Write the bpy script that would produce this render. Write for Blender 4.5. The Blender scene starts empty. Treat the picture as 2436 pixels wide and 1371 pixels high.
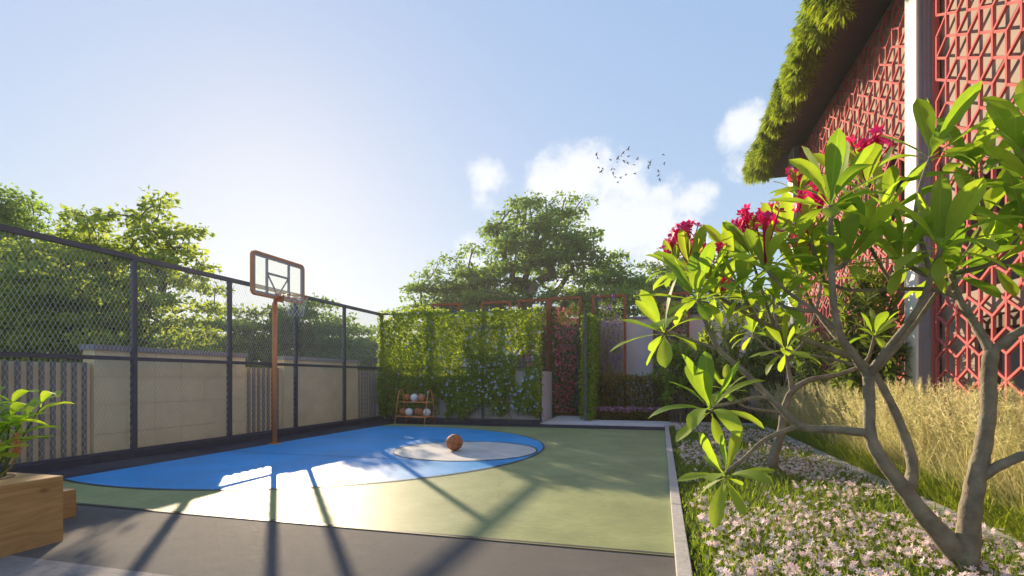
import bpy, math, random
import numpy as np
from mathutils import Vector, Matrix

rad = math.radians
rnd = random.Random(7)
rng = np.random.default_rng(11)
sc = bpy.context.scene
col = sc.collection

# ------------------------------------------------------------------ camera
CAM_H = 1.25
YAW = rad(15.686)
FPX = 1262.0
cd = bpy.data.cameras.new('camera')
cam = bpy.data.objects.new('camera', cd)
col.objects.link(cam)
cam.location = (0, 0, CAM_H)
cam.rotation_euler = (rad(90), 0, YAW)
cd.sensor_width = 36
cd.lens = 36 * FPX / 2436
cd.shift_y = (901.5 - 685.5) / 2436
cd.clip_start = 0.05
cd.clip_end = 3000
sc.camera = cam

# ------------------------------------------------------------------ sun and sky
SUN_AZ = rad(-39.65)      # left of the court's long axis
SUN_EL = rad(16.8)
to_sun = Vector((math.sin(SUN_AZ) * math.cos(SUN_EL), math.cos(SUN_AZ) * math.cos(SUN_EL), math.sin(SUN_EL)))
ld = bpy.data.lights.new('sun', 'SUN')
ld.energy = 2.3
ld.angle = rad(0.55)
ld.color = (1.0, 0.80, 0.55)
sun = bpy.data.objects.new('sun', ld)
col.objects.link(sun)
sun.rotation_euler = to_sun.to_track_quat('Z', 'Y').to_euler()

world = bpy.data.worlds.new('World')
sc.world = world
world.use_nodes = True
wn, wl = world.node_tree.nodes, world.node_tree.links
wn.clear()
w_out = wn.new('ShaderNodeOutputWorld')
w_bg = wn.new('ShaderNodeBackground')
w_sky = wn.new('ShaderNodeTexSky')
w_sky.sky_type = 'NISHITA'
w_sky.sun_disc = False
w_sky.sun_elevation = SUN_EL
w_sky.sun_rotation = SUN_AZ
w_sky.altitude = 0
w_sky.air_density = 1.0
w_sky.dust_density = 0.2
w_sky.ozone_density = 2.5
w_bg.inputs['Strength'].default_value = 0.145
wl.new(w_bg.outputs[0], w_out.inputs[0])


def wmath(op, a, b=None, c=None):
    n = wn.new('ShaderNodeMath')
    n.operation = op
    for i, v in enumerate((a, b, c)):
        if v is None:
            continue
        if isinstance(v, (int, float)):
            n.inputs[i].default_value = v
        else:
            wl.new(v, n.inputs[i])
    return n.outputs[0]


w_tc = wn.new('ShaderNodeTexCoord')
w_dir = w_tc.outputs['Generated']


def cloud_dir(px, py):
    r = (px - 1218) / FPX
    u = (901.5 - py) / FPX
    v = Vector((r * math.cos(YAW) - math.sin(YAW), r * math.sin(YAW) + math.cos(YAW), u))
    return v.normalized()


# clouds: soft banks placed by direction, broken up by noise (others lie outside the frame)
w_noise = wn.new('ShaderNodeTexNoise')
w_noise.inputs['Scale'].default_value = 9.0
w_noise.inputs['Detail'].default_value = 9
w_noise.inputs['Roughness'].default_value = 0.62
wl.new(w_dir, w_noise.inputs['Vector'])
banks = [(cloud_dir(1300, 440), .055, 1.0), (cloud_dir(1375, 440), .075, 1.1), (cloud_dir(1450, 490), .10, 1.15), (cloud_dir(1530, 550), .10, 1.1),
         (cloud_dir(1400, 590), .12, 1.0), (cloud_dir(1600, 610), .08, .95), (cloud_dir(1260, 560), .08, .85), (cloud_dir(1170, 640), .09, .7),
         (cloud_dir(1168, 415), .048, .95), (cloud_dir(1150, 480), .045, .7), (cloud_dir(1762, 312), .045, 1.0), (cloud_dir(1790, 360), .05, .85), (cloud_dir(1650, 480), .05, .6),
         (Vector((.80, .55, .2)).normalized(), .2, .9), (Vector((.9, -.3, .3)).normalized(), .22, .9),
         (Vector((.2, -.9, .25)).normalized(), .25, .9), (Vector((-.8, -.5, .2)).normalized(), .2, .9),
         (Vector((-.95, .1, .16)).normalized(), .12, .6)]
acc = None
for v, s, a in banks:
    dn = wn.new('ShaderNodeVectorMath')
    dn.operation = 'DISTANCE'
    wl.new(w_dir, dn.inputs[0])
    dn.inputs[1].default_value = v
    g = wmath('DIVIDE', dn.outputs['Value'], s)
    g = wmath('MULTIPLY', g, g)
    g = wmath('MULTIPLY', g, -1.0)
    g = wmath('EXPONENT', g)
    g = wmath('MULTIPLY', g, a)
    acc = g if acc is None else wmath('MAXIMUM', acc, g)
n1 = wmath('SUBTRACT', w_noise.outputs[0], 0.5)
n1 = wmath('MULTIPLY', n1, 2.6)
m = wmath('ADD', acc, n1)
m = wmath('MULTIPLY', m, wmath('MINIMUM', wmath('MULTIPLY', acc, 3.0), 1.0))
ramp = wn.new('ShaderNodeMapRange')
ramp.interpolation_type = 'SMOOTHSTEP'
ramp.inputs['From Min'].default_value = 0.34
ramp.inputs['From Max'].default_value = 0.92
wl.new(m, ramp.inputs['Value'])
w_mix = wn.new('ShaderNodeMix')
w_mix.data_type = 'RGBA'
wl.new(wmath('MULTIPLY', ramp.outputs[0], 0.9), w_mix.inputs['Factor'])
w_gam = wn.new('ShaderNodeGamma')
w_gam.inputs['Gamma'].default_value = 0.17
wl.new(w_sky.outputs[0], w_gam.inputs[0])
w_hsv = wn.new('ShaderNodeHueSaturation')
w_hsv.inputs['Hue'].default_value = 0.516
w_hsv.inputs['Saturation'].default_value = 3.1
wl.new(w_gam.outputs[0], w_hsv.inputs['Color'])
wl.new(w_hsv.outputs[0], w_mix.inputs[6])
w_mix.inputs[7].default_value = (1.5, 1.54, 1.6, 1)
wl.new(w_mix.outputs[2], w_bg.inputs[0])

sc.view_settings.view_transform = 'Standard'
sc.view_settings.look = 'None'
sc.view_settings.gamma = 1
sc.view_settings.use_curve_mapping = False
sc.view_settings.exposure = 2.2
try:
    sc.cycles.max_bounces = 7
    sc.cycles.diffuse_bounces = 4
    sc.cycles.glossy_bounces = 3
    sc.cycles.transmission_bounces = 4
    sc.cycles.transparent_max_bounces = 8
    sc.cycles.sample_clamp_indirect = 6
    sc.cycles.caustics_reflective = False
    sc.cycles.caustics_refractive = False
except Exception:
    pass


def at(px, py, d):
    """point at depth d (metres along the view axis) on the sight line of a picture position"""
    r = (px - 1218) / FPX * d
    return Vector((r * math.cos(YAW) - d * math.sin(YAW), r * math.sin(YAW) + d * math.cos(YAW),
                   CAM_H - (py - 901.5) / FPX * d))


# ------------------------------------------------------------------ materials
MATS = {}


def nt(name):
    m = bpy.data.materials.new(name)
    m.use_nodes = True
    n = m.node_tree.nodes
    return m, n, m.node_tree.links, n['Principled BSDF']


def pm(name, c, rough=.6, spec=.4, metal=0., var=.12, vscale=3., bump=0., bscale=60., stretch=(1, 1, 1), c2=None, coat=0.):
    """principled material with object-space colour variation and fine relief"""
    m, n, l, b = nt(name)
    tc = n.new('ShaderNodeTexCoord')
    mp = n.new('ShaderNodeMapping')
    mp.inputs['Scale'].default_value = stretch
    l.new(tc.outputs['Object'], mp.inputs['Vector'])
    no = n.new('ShaderNodeTexNoise')
    no.inputs['Scale'].default_value = vscale
    no.inputs['Detail'].default_value = 6
    no.inputs['Roughness'].default_value = .6
    l.new(mp.outputs[0], no.inputs['Vector'])
    cr = n.new('ShaderNodeValToRGB')
    cr.color_ramp.elements[0].position = .3
    cr.color_ramp.elements[1].position = .7
    d = c2 if c2 else tuple(x * (1 + var) for x in c)
    e = c if c2 else tuple(x * (1 - var) for x in c)
    cr.color_ramp.elements[0].color = (*e, 1)
    cr.color_ramp.elements[1].color = (*d, 1)
    l.new(no.outputs[0], cr.inputs[0])
    l.new(cr.outputs[0], b.inputs['Base Color'])
    b.inputs['Roughness'].default_value = rough
    b.inputs['Specular IOR Level'].default_value = spec
    b.inputs['Metallic'].default_value = metal
    if coat:
        b.inputs['Coat Weight'].default_value = coat
        b.inputs['Coat Roughness'].default_value = .25
    if bump:
        n2 = n.new('ShaderNodeTexNoise')
        n2.inputs['Scale'].default_value = bscale
        n2.inputs['Detail'].default_value = 4
        l.new(mp.outputs[0], n2.inputs['Vector'])
        bu = n.new('ShaderNodeBump')
        bu.inputs['Strength'].default_value = bump
        bu.inputs['Distance'].default_value = .01
        l.new(n2.outputs[0], bu.inputs['Height'])
        l.new(bu.outputs[0], b.inputs['Normal'])
    MATS[name] = m
    return m


def leafm(name, ca, cb, trans=.45, rough=.6, spec=.18, tcol=None):
    """foliage: each leaf has its own tint between ca and cb; light shines through it"""
    m, n, l, b = nt(name)
    at_ = n.new('ShaderNodeAttribute')
    at_.attribute_name = 'tint'
    cr = n.new('ShaderNodeValToRGB')
    cr.color_ramp.elements[0].color = (*ca, 1)
    cr.color_ramp.elements[1].color = (*cb, 1)
    l.new(at_.outputs['Fac'], cr.inputs[0])
    l.new(cr.outputs[0], b.inputs['Base Color'])
    b.inputs['Roughness'].default_value = rough
    b.inputs['Specular IOR Level'].default_value = spec
    tr = n.new('ShaderNodeBsdfTranslucent')
    hs = n.new('ShaderNodeMix')
    hs.data_type = 'RGBA'
    hs.blend_type = 'MULTIPLY'
    hs.inputs[0].default_value = 1
    l.new(cr.outputs[0], hs.inputs[6])
    hs.inputs[7].default_value = (*(tcol or (2.1, 2.0, .7)), 1)
    l.new(hs.outputs[2], tr.inputs[0])
    mx = n.new('ShaderNodeMixShader')
    mx.inputs[0].default_value = trans
    l.new(b.outputs[0], mx.inputs[1])
    l.new(tr.outputs[0], mx.inputs[2])
    l.new(mx.outputs[0], n['Material Output'].inputs[0])
    MATS[name] = m
    return m


def court_mat(name, c, rough=.42, spec=.5, streak=.0):
    m, n, l, b = nt(name)
    tc = n.new('ShaderNodeTexCoord')
    mp = n.new('ShaderNodeMapping')
    mp.inputs['Scale'].default_value = (1.0, 3.2, 1)
    mp.inputs['Rotation'].default_value = (0, 0, rad(-14))
    l.new(tc.outputs['Object'], mp.inputs[0])
    big = n.new('ShaderNodeTexNoise')
    big.inputs['Scale'].default_value = 1.1
    big.inputs['Detail'].default_value = 8
    big.inputs['Roughness'].default_value = .65
    l.new(tc.outputs['Object'], big.inputs[0])
    st = n.new('ShaderNodeTexNoise')
    st.inputs['Scale'].default_value = 9
    st.inputs['Detail'].default_value = 7
    st.inputs['Roughness'].default_value = .7
    l.new(mp.outputs[0], st.inputs[0])
    gr = n.new('ShaderNodeTexNoise')
    gr.inputs['Scale'].default_value = 260
    gr.inputs['Detail'].default_value = 2
    l.new(tc.outputs['Object'], gr.inputs[0])
    ad = n.new('ShaderNodeMath')
    ad.operation = 'MULTIPLY_ADD'
    l.new(st.outputs[0], ad.inputs[0])
    ad.inputs[1].default_value = .8 + streak
    l.new(big.outputs[0], ad.inputs[2])
    mr = n.new('ShaderNodeMapRange')
    mr.inputs['From Min'].default_value = .68
    mr.inputs['From Max'].default_value = 1.14
    mr.inputs['To Min'].default_value = .74 - streak * .2
    mr.inputs['To Max'].default_value = 1.22 + streak * .2
    l.new(ad.outputs[0], mr.inputs[0])
    vm = n.new('ShaderNodeVectorMath')
    vm.operation = 'SCALE'
    vm.inputs[0].default_value = c
    l.new(mr.outputs[0], vm.inputs['Scale'])
    # dust lying in drifts, and short dark scuffs
    du = n.new('ShaderNodeTexNoise')
    du.inputs['Scale'].default_value = .55
    du.inputs['Detail'].default_value = 10
    du.inputs['Roughness'].default_value = .72
    l.new(tc.outputs['Object'], du.inputs[0])
    dm = n.new('ShaderNodeMapRange')
    dm.inputs['From Min'].default_value = .50
    dm.inputs['From Max'].default_value = .74
    dm.inputs['To Max'].default_value = .26
    l.new(du.outputs[0], dm.inputs[0])
    mx = n.new('ShaderNodeMix')
    mx.data_type = 'RGBA'
    l.new(dm.outputs[0], mx.inputs[0])
    l.new(vm.outputs[0], mx.inputs[6])
    mx.inputs[7].default_value = (.36, .33, .28, 1)
    sk = n.new('ShaderNodeTexNoise')
    sk.inputs['Scale'].default_value = 5.5
    sk.inputs['Detail'].default_value = 3
    sk.inputs['Distortion'].default_value = 2.2
    m3 = n.new('ShaderNodeMapping')
    m3.inputs['Scale'].default_value = (2.6, .5, 1)
    m3.inputs['Rotation'].default_value = (0, 0, rad(38))
    l.new(tc.outputs['Object'], m3.inputs[0])
    l.new(m3.outputs[0], sk.inputs[0])
    sm = n.new('ShaderNodeMapRange')
    sm.inputs['From Min'].default_value = .66
    sm.inputs['From Max'].default_value = .72
    sm.inputs['To Max'].default_value = .3
    l.new(sk.outputs[0], sm.inputs[0])
    mx2 = n.new('ShaderNodeMix')
    mx2.data_type = 'RGBA'
    l.new(sm.outputs[0], mx2.inputs[0])
    l.new(mx.outputs[2], mx2.inputs[6])
    mx2.inputs[7].default_value = (c[0] * .45, c[1] * .45, c[2] * .45, 1)
    l.new(mx2.outputs[2], b.inputs['Base Color'])
    rr = n.new('ShaderNodeMapRange')
    rr.inputs['From Min'].default_value = .55
    rr.inputs['From Max'].default_value = 1.3
    rr.inputs['To Min'].default_value = rough - .05
    rr.inputs['To Max'].default_value = rough + .08
    l.new(ad.outputs[0], rr.inputs[0])
    l.new(rr.outputs[0], b.inputs['Roughness'])
    b.inputs['Specular IOR Level'].default_value = spec
    bu = n.new('ShaderNodeBump')
    bu.inputs['Strength'].default_value = .16
    bu.inputs['Distance'].default_value = .004
    l.new(gr.outputs[0], bu.inputs['Height'])
    b2 = n.new('ShaderNodeBump')
    b2.inputs['Strength'].default_value = .12
    b2.inputs['Distance'].default_value = .02
    l.new(st.outputs[0], b2.inputs['Height'])
    l.new(bu.outputs[0], b2.inputs['Normal'])
    l.new(b2.outputs[0], b.inputs['Normal'])
    MATS[name] = m
    return m


def wood_mat(name, c1, c2, axis=1):
    m, n, l, b = nt(name)
    tc = n.new('ShaderNodeTexCoord')
    mp = n.new('ShaderNodeMapping')
    s = [9, 9, 9]
    s[axis] = .7
    mp.inputs['Scale'].default_value = s
    l.new(tc.outputs['Object'], mp.inputs[0])
    no = n.new('ShaderNodeTexNoise')
    no.inputs['Scale'].default_value = 2.2
    no.inputs['Detail'].default_value = 9
    no.inputs['Roughness'].default_value = .62
    no.inputs['Distortion'].default_value = 1.4
    l.new(mp.outputs[0], no.inputs[0])
    cr = n.new('ShaderNodeValToRGB')
    cr.color_ramp.elements[0].position = .32
    cr.color_ramp.elements[1].position = .68
    cr.color_ramp.elements[0].color = (*c1, 1)
    cr.color_ramp.elements[1].color = (*c2, 1)
    l.new(no.outputs[0], cr.inputs[0])
    kn = n.new('ShaderNodeTexVoronoi')
    kn.inputs['Scale'].default_value = 4.2
    mp2 = n.new('ShaderNodeMapping')
    s2 = [1, 1, 1]
    s2[axis] = .45
    mp2.inputs['Scale'].default_value = s2
    l.new(tc.outputs['Object'], mp2.inputs[0])
    l.new(mp2.outputs[0], kn.inputs[0])
    kr = n.new('ShaderNodeMapRange')
    kr.inputs['From Min'].default_value = .03
    kr.inputs['From Max'].default_value = .1
    kr.inputs['To Min'].default_value = .35
    l.new(kn.outputs['Distance'], kr.inputs[0])
    mx = n.new('ShaderNodeMix')
    mx.data_type = 'RGBA'
    l.new(kr.outputs[0], mx.inputs[0])
    mx.inputs[6].default_value = (c1[0] * .35, c1[1] * .3, c1[2] * .3, 1)
    l.new(cr.outputs[0], mx.inputs[7])
    l.new(mx.outputs[2], b.inputs['Base Color'])
    b.inputs['Roughness'].default_value = .5
    bu = n.new('ShaderNodeBump')
    bu.inputs['Strength'].default_value = .15
    bu.inputs['Distance'].default_value = .004
    l.new(no.outputs[0], bu.inputs['Height'])
    l.new(bu.outputs[0], b.inputs['Normal'])
    MATS[name] = m
    return m


court_mat('court_blue', (.004, .30, .72), .44, .32)
court_mat('court_green', (.265, .30, .128), .54, .2)
court_mat('court_grey', (.088, .082, .080), .75, .06, .7)
court_mat('court_pale', (.52, .52, .53), .5, .35)
court_mat('court_border', (.028, .027, .05), .6, .2)
court_mat('court_line', (.05, .047, .042), .5, .3)
court_mat('plaza', (.22, .20, .195), .75, .06, .3)
pm('concrete', (.64, .63, .65), .75, .3, var=.1, vscale=2.2, bump=.3, bscale=140)
pm('kerb_stone', (.42, .40, .39), .8, .3, var=.18, vscale=30, bump=.45, bscale=160)
pm('plinth', (.055, .053, .07), .7, .3, var=.2, vscale=5, bump=.2)
pm('soil', (.05, .036, .024), .95, .1, var=.35, vscale=9, bump=.6, bscale=40)
pm('ground', (.085, .10, .035), .95, .1, var=.3, vscale=.4, bump=.4, bscale=8)
pm('fence_steel', (.078, .075, .095), .42, .5, var=.1, vscale=4)
pm('wire', (.62, .60, .54), .45, .5, metal=.2, var=.08)
pm('wall_beige', (.84, .66, .37), .8, .3, var=.13, vscale=1.6, bump=.15, bscale=90)
pm('tile_beige', (.90, .73, .43), .75, .25, var=.11, vscale=2.0, bump=.12, bscale=70)
pm('fin_grey', (.25, .225, .215), .55, .4, var=.12, vscale=3)
pm('coping', (.26, .245, .285), .7, .3, var=.12, vscale=4)
pm('wall_lilac', (.62, .60, .66), .8, .25, var=.07, vscale=1.5, bump=.1, bscale=80)
pm('corten', (.30, .10, .05), .7, .3, var=.3, vscale=5, bump=.15, bscale=90)
pm('hoop_orange', (.62, .235, .08), .42, .5, var=.12, vscale=5)
pm('hoop_grey', (.38, .37, .38), .45, .5, var=.05)
pm('net_white', (.75, .75, .74), .7, .3, var=.04)
pm('ball_orange', (.46, .155, .055), .62, .35, var=.1, vscale=8, bump=.5, bscale=220)
pm('ball_white', (.74, .74, .75), .55, .35, var=.05, vscale=8, bump=.3, bscale=180)
pm('ball_peach', (.60, .34, .18), .6, .35, var=.1, vscale=3, c2=(.62, .22, .12))
pm('ball_seam', (.03, .02, .018), .7, .2, var=.05)
pm('rack_orange', (.85, .31, .13), .4, .5, var=.1)
wood_mat('planter_wood', (.33, .175, .062), (.52, .31, .125), 1)
pm('lattice_red', (.48, .125, .12), .85, .08, var=.2, vscale=2.4, stretch=(1, 1, .25))
pm('column_white', (.80, .77, .72), .9, .05, var=.05, vscale=1.5)
pm('inner_wall', (.34, .285, .245), .9, .05, var=.06, vscale=1)
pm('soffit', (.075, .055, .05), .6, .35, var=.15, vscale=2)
pm('interior_dark', (.10, .07, .05), .7, .3, var=.1)
pm('bark', (.20, .165, .115), .85, .25, c2=(.095, .075, .05), vscale=7, bump=.6, bscale=26, stretch=(1, 1, .5))
pm('plumeria_bark', (.135, .115, .085), .8, .25, c2=(.29, .25, .185), vscale=9, bump=1.0, bscale=30)
pm('stem_tan', (.30, .24, .08), .8, .25, var=.2)
pm('stem_green', (.10, .16, .03), .6, .3, var=.2)
pm('bird_dark', (.02, .018, .018), .7, .2, var=.1)
leafm('leaf_bright', (.165, .225, .06), (.34, .39, .10), .52, tcol=(1.75, 1.8, .75))
leafm('leaf_mid', (.11, .17, .05), (.23, .30, .075), .5, tcol=(1.7, 1.9, .7))
leafm('leaf_dark', (0.068, 0.115, 0.038), (0.162, 0.216, 0.054), .44)
leafm('leaf_vine', (0.143, 0.234, 0.046), (0.364, 0.429, 0.072), .52)
leafm('leaf_fresh', (0.143, 0.247, 0.026), (0.260, 0.364, 0.039), .4)
leafm('leaf_hedge', (0.091, 0.075, 0.016), (0.260, 0.221, 0.039), .3)
leafm('leaf_grass', (0.120, 0.180, 0.036), (0.264, 0.324, 0.060), .45)
leafm('leaf_bed', (0.066, 0.120, 0.024), (0.204, 0.276, 0.048), .45)
leafm('straw', (.46, .46, .20), (.78, .72, .46), .5, .8, .1, (1.1, 1.08, .92))
leafm('fern', (0.144, 0.204, 0.030), (0.324, 0.372, 0.060), .42, tcol=(1.6, 1.7, .6))
leafm('petal_pale', (.76, .57, .66), (.89, .79, .84), .35, .6, .2, (1.15, 1.05, 1.05))
leafm('petal_blue', (.48, .56, .80), (.70, .75, .90), .35, .6, .2, (1.1, 1.1, 1.1))
leafm('petal_pink', (.66, .10, .16), (.85, .30, .34), .35, .6, .2, (1.2, .9, 1))
leafm('petal_purple', (.24, .14, .50), (.44, .32, .72), .35, .6, .2, (1.1, 1, 1.1))
leafm('petal_crimson', (.56, .008, .11), (.80, .03, .20), .3, .5, .3, (1.2, .8, 1))
leafm('petal_mauve', (.42, .18, .34), (.62, .36, .50), .3, .6, .2, (1.1, 1, 1.1))


def plumeria_leaf_mat(name='plumeria_leaf', c0=(.10, .21, .045, 1), c1=(.25, .36, .07, 1)):
    m, n, l, b = nt(name)
    uv = n.new('ShaderNodeUVMap')
    sp = n.new('ShaderNodeSeparateXYZ')
    l.new(uv.outputs[0], sp.inputs[0])

    def mt(op, a, bb=None):
        k = n.new('ShaderNodeMath')
        k.operation = op
        for i, v in enumerate((a, bb)):
            if v is None:
                continue
            if isinstance(v, (int, float)):
                k.inputs[i].default_value = v
            else:
                l.new(v, k.inputs[i])
        return k.outputs[0]
    au = mt('ABSOLUTE', mt('SUBTRACT', sp.outputs[0], .5))
    # side veins run outward and a little forward
    ph = mt('SUBTRACT', mt('MULTIPLY', sp.outputs[1], 26.0), mt('MULTIPLY', au, 9.0))
    fr = mt('FRACT', ph)
    vein = mt('LESS_THAN', mt('ABSOLUTE', mt('SUBTRACT', fr, .5)), .09)
    rib = mt('LESS_THAN', au, .035)
    oi = n.new('ShaderNodeObjectInfo')
    cr = n.new('ShaderNodeValToRGB')
    cr.color_ramp.elements[0].color = c0
    cr.color_ramp.elements[1].color = c1
    l.new(oi.outputs['Random'], cr.inputs[0])
    tc = n.new('ShaderNodeTexCoord')
    no = n.new('ShaderNodeTexNoise')
    no.inputs['Scale'].default_value = 6
    l.new(tc.outputs['Object'], no.inputs[0])
    mr = n.new('ShaderNodeMapRange')
    mr.inputs['To Min'].default_value = .8
    mr.inputs['To Max'].default_value = 1.25
    l.new(no.outputs[0], mr.inputs[0])
    vm = n.new('ShaderNodeVectorMath')
    vm.operation = 'SCALE'
    l.new(cr.outputs[0], vm.inputs[0])
    l.new(mr.outputs[0], vm.inputs['Scale'])
    mx = n.new('ShaderNodeMix')
    mx.data_type = 'RGBA'
    l.new(mt('MULTIPLY', vein, .38), mx.inputs[0])
    l.new(vm.outputs[0], mx.inputs[6])
    mx.inputs[7].default_value = (.16, .25, .05, 1)
    m2 = n.new('ShaderNodeMix')
    m2.data_type = 'RGBA'
    l.new(mt('MULTIPLY', rib, .7), m2.inputs[0])
    l.new(mx.outputs[2], m2.inputs[6])
    m2.inputs[7].default_value = (.22, .30, .08, 1)
    l.new(m2.outputs[2], b.inputs['Base Color'])
    b.inputs['Roughness'].default_value = .52
    b.inputs['Specular IOR Level'].default_value = .22
    bu = n.new('ShaderNodeBump')
    bu.inputs['Strength'].default_value = .35
    bu.inputs['Distance'].default_value = .004
    l.new(mt('ABSOLUTE', mt('SUBTRACT', fr, .5)), bu.inputs['Height'])
    l.new(bu.outputs[0], b.inputs['Normal'])
    tr = n.new('ShaderNodeBsdfTranslucent')
    hs = n.new('ShaderNodeMix')
    hs.data_type = 'RGBA'
    hs.blend_type = 'MULTIPLY'
    hs.inputs[0].default_value = 1
    l.new(m2.outputs[2], hs.inputs[6])
    hs.inputs[7].default_value = (2.35, 2.1, .55, 1)
    l.new(hs.outputs[2], tr.inputs[0])
    ms = n.new('ShaderNodeMixShader')
    ms.inputs[0].default_value = .55
    l.new(b.outputs[0], ms.inputs[1])
    l.new(tr.outputs[0], ms.inputs[2])
    l.new(ms.outputs[0], n['Material Output'].inputs[0])
    MATS[name] = m


plumeria_leaf_mat()
plumeria_leaf_mat('broad_leaf', (.16, .30, .05, 1), (.34, .45, .07, 1))


def glass_mat():
    m, n, l, b = nt('board_acrylic')
    b.inputs['Base Color'].default_value = (.93, .95, .93, 1)
    b.inputs['Roughness'].default_value = .25
    tb = n.new('ShaderNodeBsdfTransparent')
    tb.inputs[0].default_value = (.95, .97, .95, 1)
    mx = n.new('ShaderNodeMixShader')
    mx.inputs[0].default_value = .13
    tl = n.new('ShaderNodeBsdfTranslucent')
    tl.inputs[0].default_value = (.9, .9, .86, 1)
    m2 = n.new('ShaderNodeMixShader')
    m2.inputs[0].default_value = .5
    l.new(b.outputs[0], m2.inputs[1])
    l.new(tl.outputs[0], m2.inputs[2])
    l.new(tb.outputs[0], mx.inputs[1])
    l.new(m2.outputs[0], mx.inputs[2])
    l.new(mx.outputs[0], n['Material Output'].inputs[0])
    MATS['board_acrylic'] = m


glass_mat()


# ------------------------------------------------------------------ object helpers
def tag(o, label=None, cat=None, group=None, kind=None):
    if label:
        o['label'] = label
    if cat:
        o['category'] = cat
    if group:
        o['group'] = group
    if kind:
        o['kind'] = kind
    return o


def thing(name, label, cat, loc=(0, 0, 0), rz=0, group=None, kind=None):
    o = bpy.data.objects.new(name, None)
    o.empty_display_size = .2
    o.location = loc
    o.rotation_euler = (0, 0, rz)
    col.objects.link(o)
    return tag(o, label, cat, group, kind)


def link(name, me, parent=None, mat=None, loc=None):
    o = bpy.data.objects.new(name, me)
    if mat and not me.materials:
        me.materials.append(MATS[mat])
    col.objects.link(o)
    o.parent = parent
    if loc is not None:
        o.location = loc
    return o


class MB:
    def __init__(self):
        self.v, self.f = [], []

    def box(self, x0, x1, y0, y1, z0, z1):
        b = len(self.v)
        self.v += [(x0, y0, z0), (x1, y0, z0), (x1, y1, z0), (x0, y1, z0),
                   (x0, y0, z1), (x1, y0, z1), (x1, y1, z1), (x0, y1, z1)]
        for q in ((0, 3, 2, 1), (4, 5, 6, 7), (0, 1, 5, 4), (1, 2, 6, 5), (2, 3, 7, 6), (3, 0, 4, 7)):
            self.f.append(tuple(b + i for i in q))
        return self

    def poly(self, pts, z):
        b = len(self.v)
        self.v += [(p[0], p[1], z) for p in pts]
        self.f.append(tuple(range(b, b + len(pts))))
        return self

    def tube(self, pts, radii, sides=8, cap=True):
        pts = [Vector(p) for p in pts]
        n = len(pts)
        if isinstance(radii, (int, float)):
            radii = [radii] * n
        up = Vector((0, 0, 1))
        prev = None
        base = len(self.v)
        for i, p in enumerate(pts):
            if i == 0:
                t = pts[1] - pts[0]
            elif i == n - 1:
                t = pts[-1] - pts[-2]
            else:
                t = pts[i + 1] - pts[i - 1]
            if t.length < 1e-9:
                t = up.copy()
            t.normalize()
            if prev is None:
                a = t.cross(Vector((1, 0, 0)) if abs(t.x) < .8 else Vector((0, 1, 0)))
            else:
                a = prev - t * prev.dot(t)
                if a.length < 1e-6:
                    a = t.cross(Vector((1, 0, 0)))
            a.normalize()
            prev = a
            b = t.cross(a)
            for k in range(sides):
                an = 2 * math.pi * k / sides
                q = p + (a * math.cos(an) + b * math.sin(an)) * radii[i]
                self.v.append(tuple(q))
        for i in range(n - 1):
            for k in range(sides):
                k2 = (k + 1) % sides
                self.f.append((base + i * sides + k, base + i * sides + k2,
                               base + (i + 1) * sides + k2, base + (i + 1) * sides + k))
        if cap:
            self.f.append(tuple(base + k for k in reversed(range(sides))))
            self.f.append(tuple(base + (n - 1) * sides + k for k in range(sides)))
        return self

    def mesh(self, name, mat, smooth=False, bevel=0):
        me = bpy.data.meshes.new(name)
        me.from_pydata(self.v, [], self.f)
        me.materials.append(MATS[mat])
        if smooth:
            me.polygons.foreach_set('use_smooth', [True] * len(me.polygons))
        me.update()
        return me

    def build(self, name, mat, parent=None, smooth=False, loc=None, bevel=0):
        o = link(name, self.mesh(name, mat, smooth), parent, None, loc)
        if bevel:
            md = o.modifiers.new('bevel', 'BEVEL')
            md.width = bevel
            md.segments = 2
            md.limit_method = 'ANGLE'
        return o


def struct(name, mb, mat):
    return tag(mb.build(name, mat), kind='structure')


def unit(a):
    return a / np.maximum(np.linalg.norm(a, axis=-1, keepdims=True), 1e-9)


def frames(ydir, nrm):
    """matrices (N,3,3) with columns x,y,z ; y along ydir, z near nrm"""
    y = unit(ydir)
    z = nrm - y * (nrm * y).sum(-1, keepdims=True)
    z = unit(z)
    x = np.cross(y, z)
    return np.stack([x, y, z], -1)


def bulk(name, tv, tf, M, P, mat, parent=None, tint=None, smooth=False, kind=None):
    """many small pieces of one template joined in one mesh; each keeps its own tint"""
    tv = np.asarray(tv, float)
    N, k = len(P), len(tv)
    V = np.einsum('nij,kj->nki', M, tv) + P[:, None, :]
    V = V.reshape(-1, 3).astype(np.float32)
    ln = np.array([len(q) for q in tf])
    idx = np.concatenate([np.array(q) for q in tf])
    L = (np.arange(N)[:, None] * k + idx[None, :]).ravel().astype(np.int32)
    tot = np.tile(ln, N).astype(np.int32)
    st = np.concatenate([[0], np.cumsum(tot)[:-1]]).astype(np.int32)
    me = bpy.data.meshes.new(name)
    me.vertices.add(len(V))
    me.vertices.foreach_set('co', V.ravel())
    me.loops.add(len(L))
    me.loops.foreach_set('vertex_index', L)
    me.polygons.add(len(tot))
    me.polygons.foreach_set('loop_start', st)
    if smooth:
        me.polygons.foreach_set('use_smooth', np.ones(len(tot), bool))
    a = me.attributes.new('tint', 'FLOAT', 'POINT')
    if tint is None:
        tint = rng.random(N)
    a.data.foreach_set('value', np.repeat(tint, k).astype(np.float32))
    me.update(calc_edges=True)
    me.validate()
    me.materials.append(MATS[mat])
    o = link(name, me, parent)
    if kind:
        o['kind'] = kind
    return o


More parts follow.
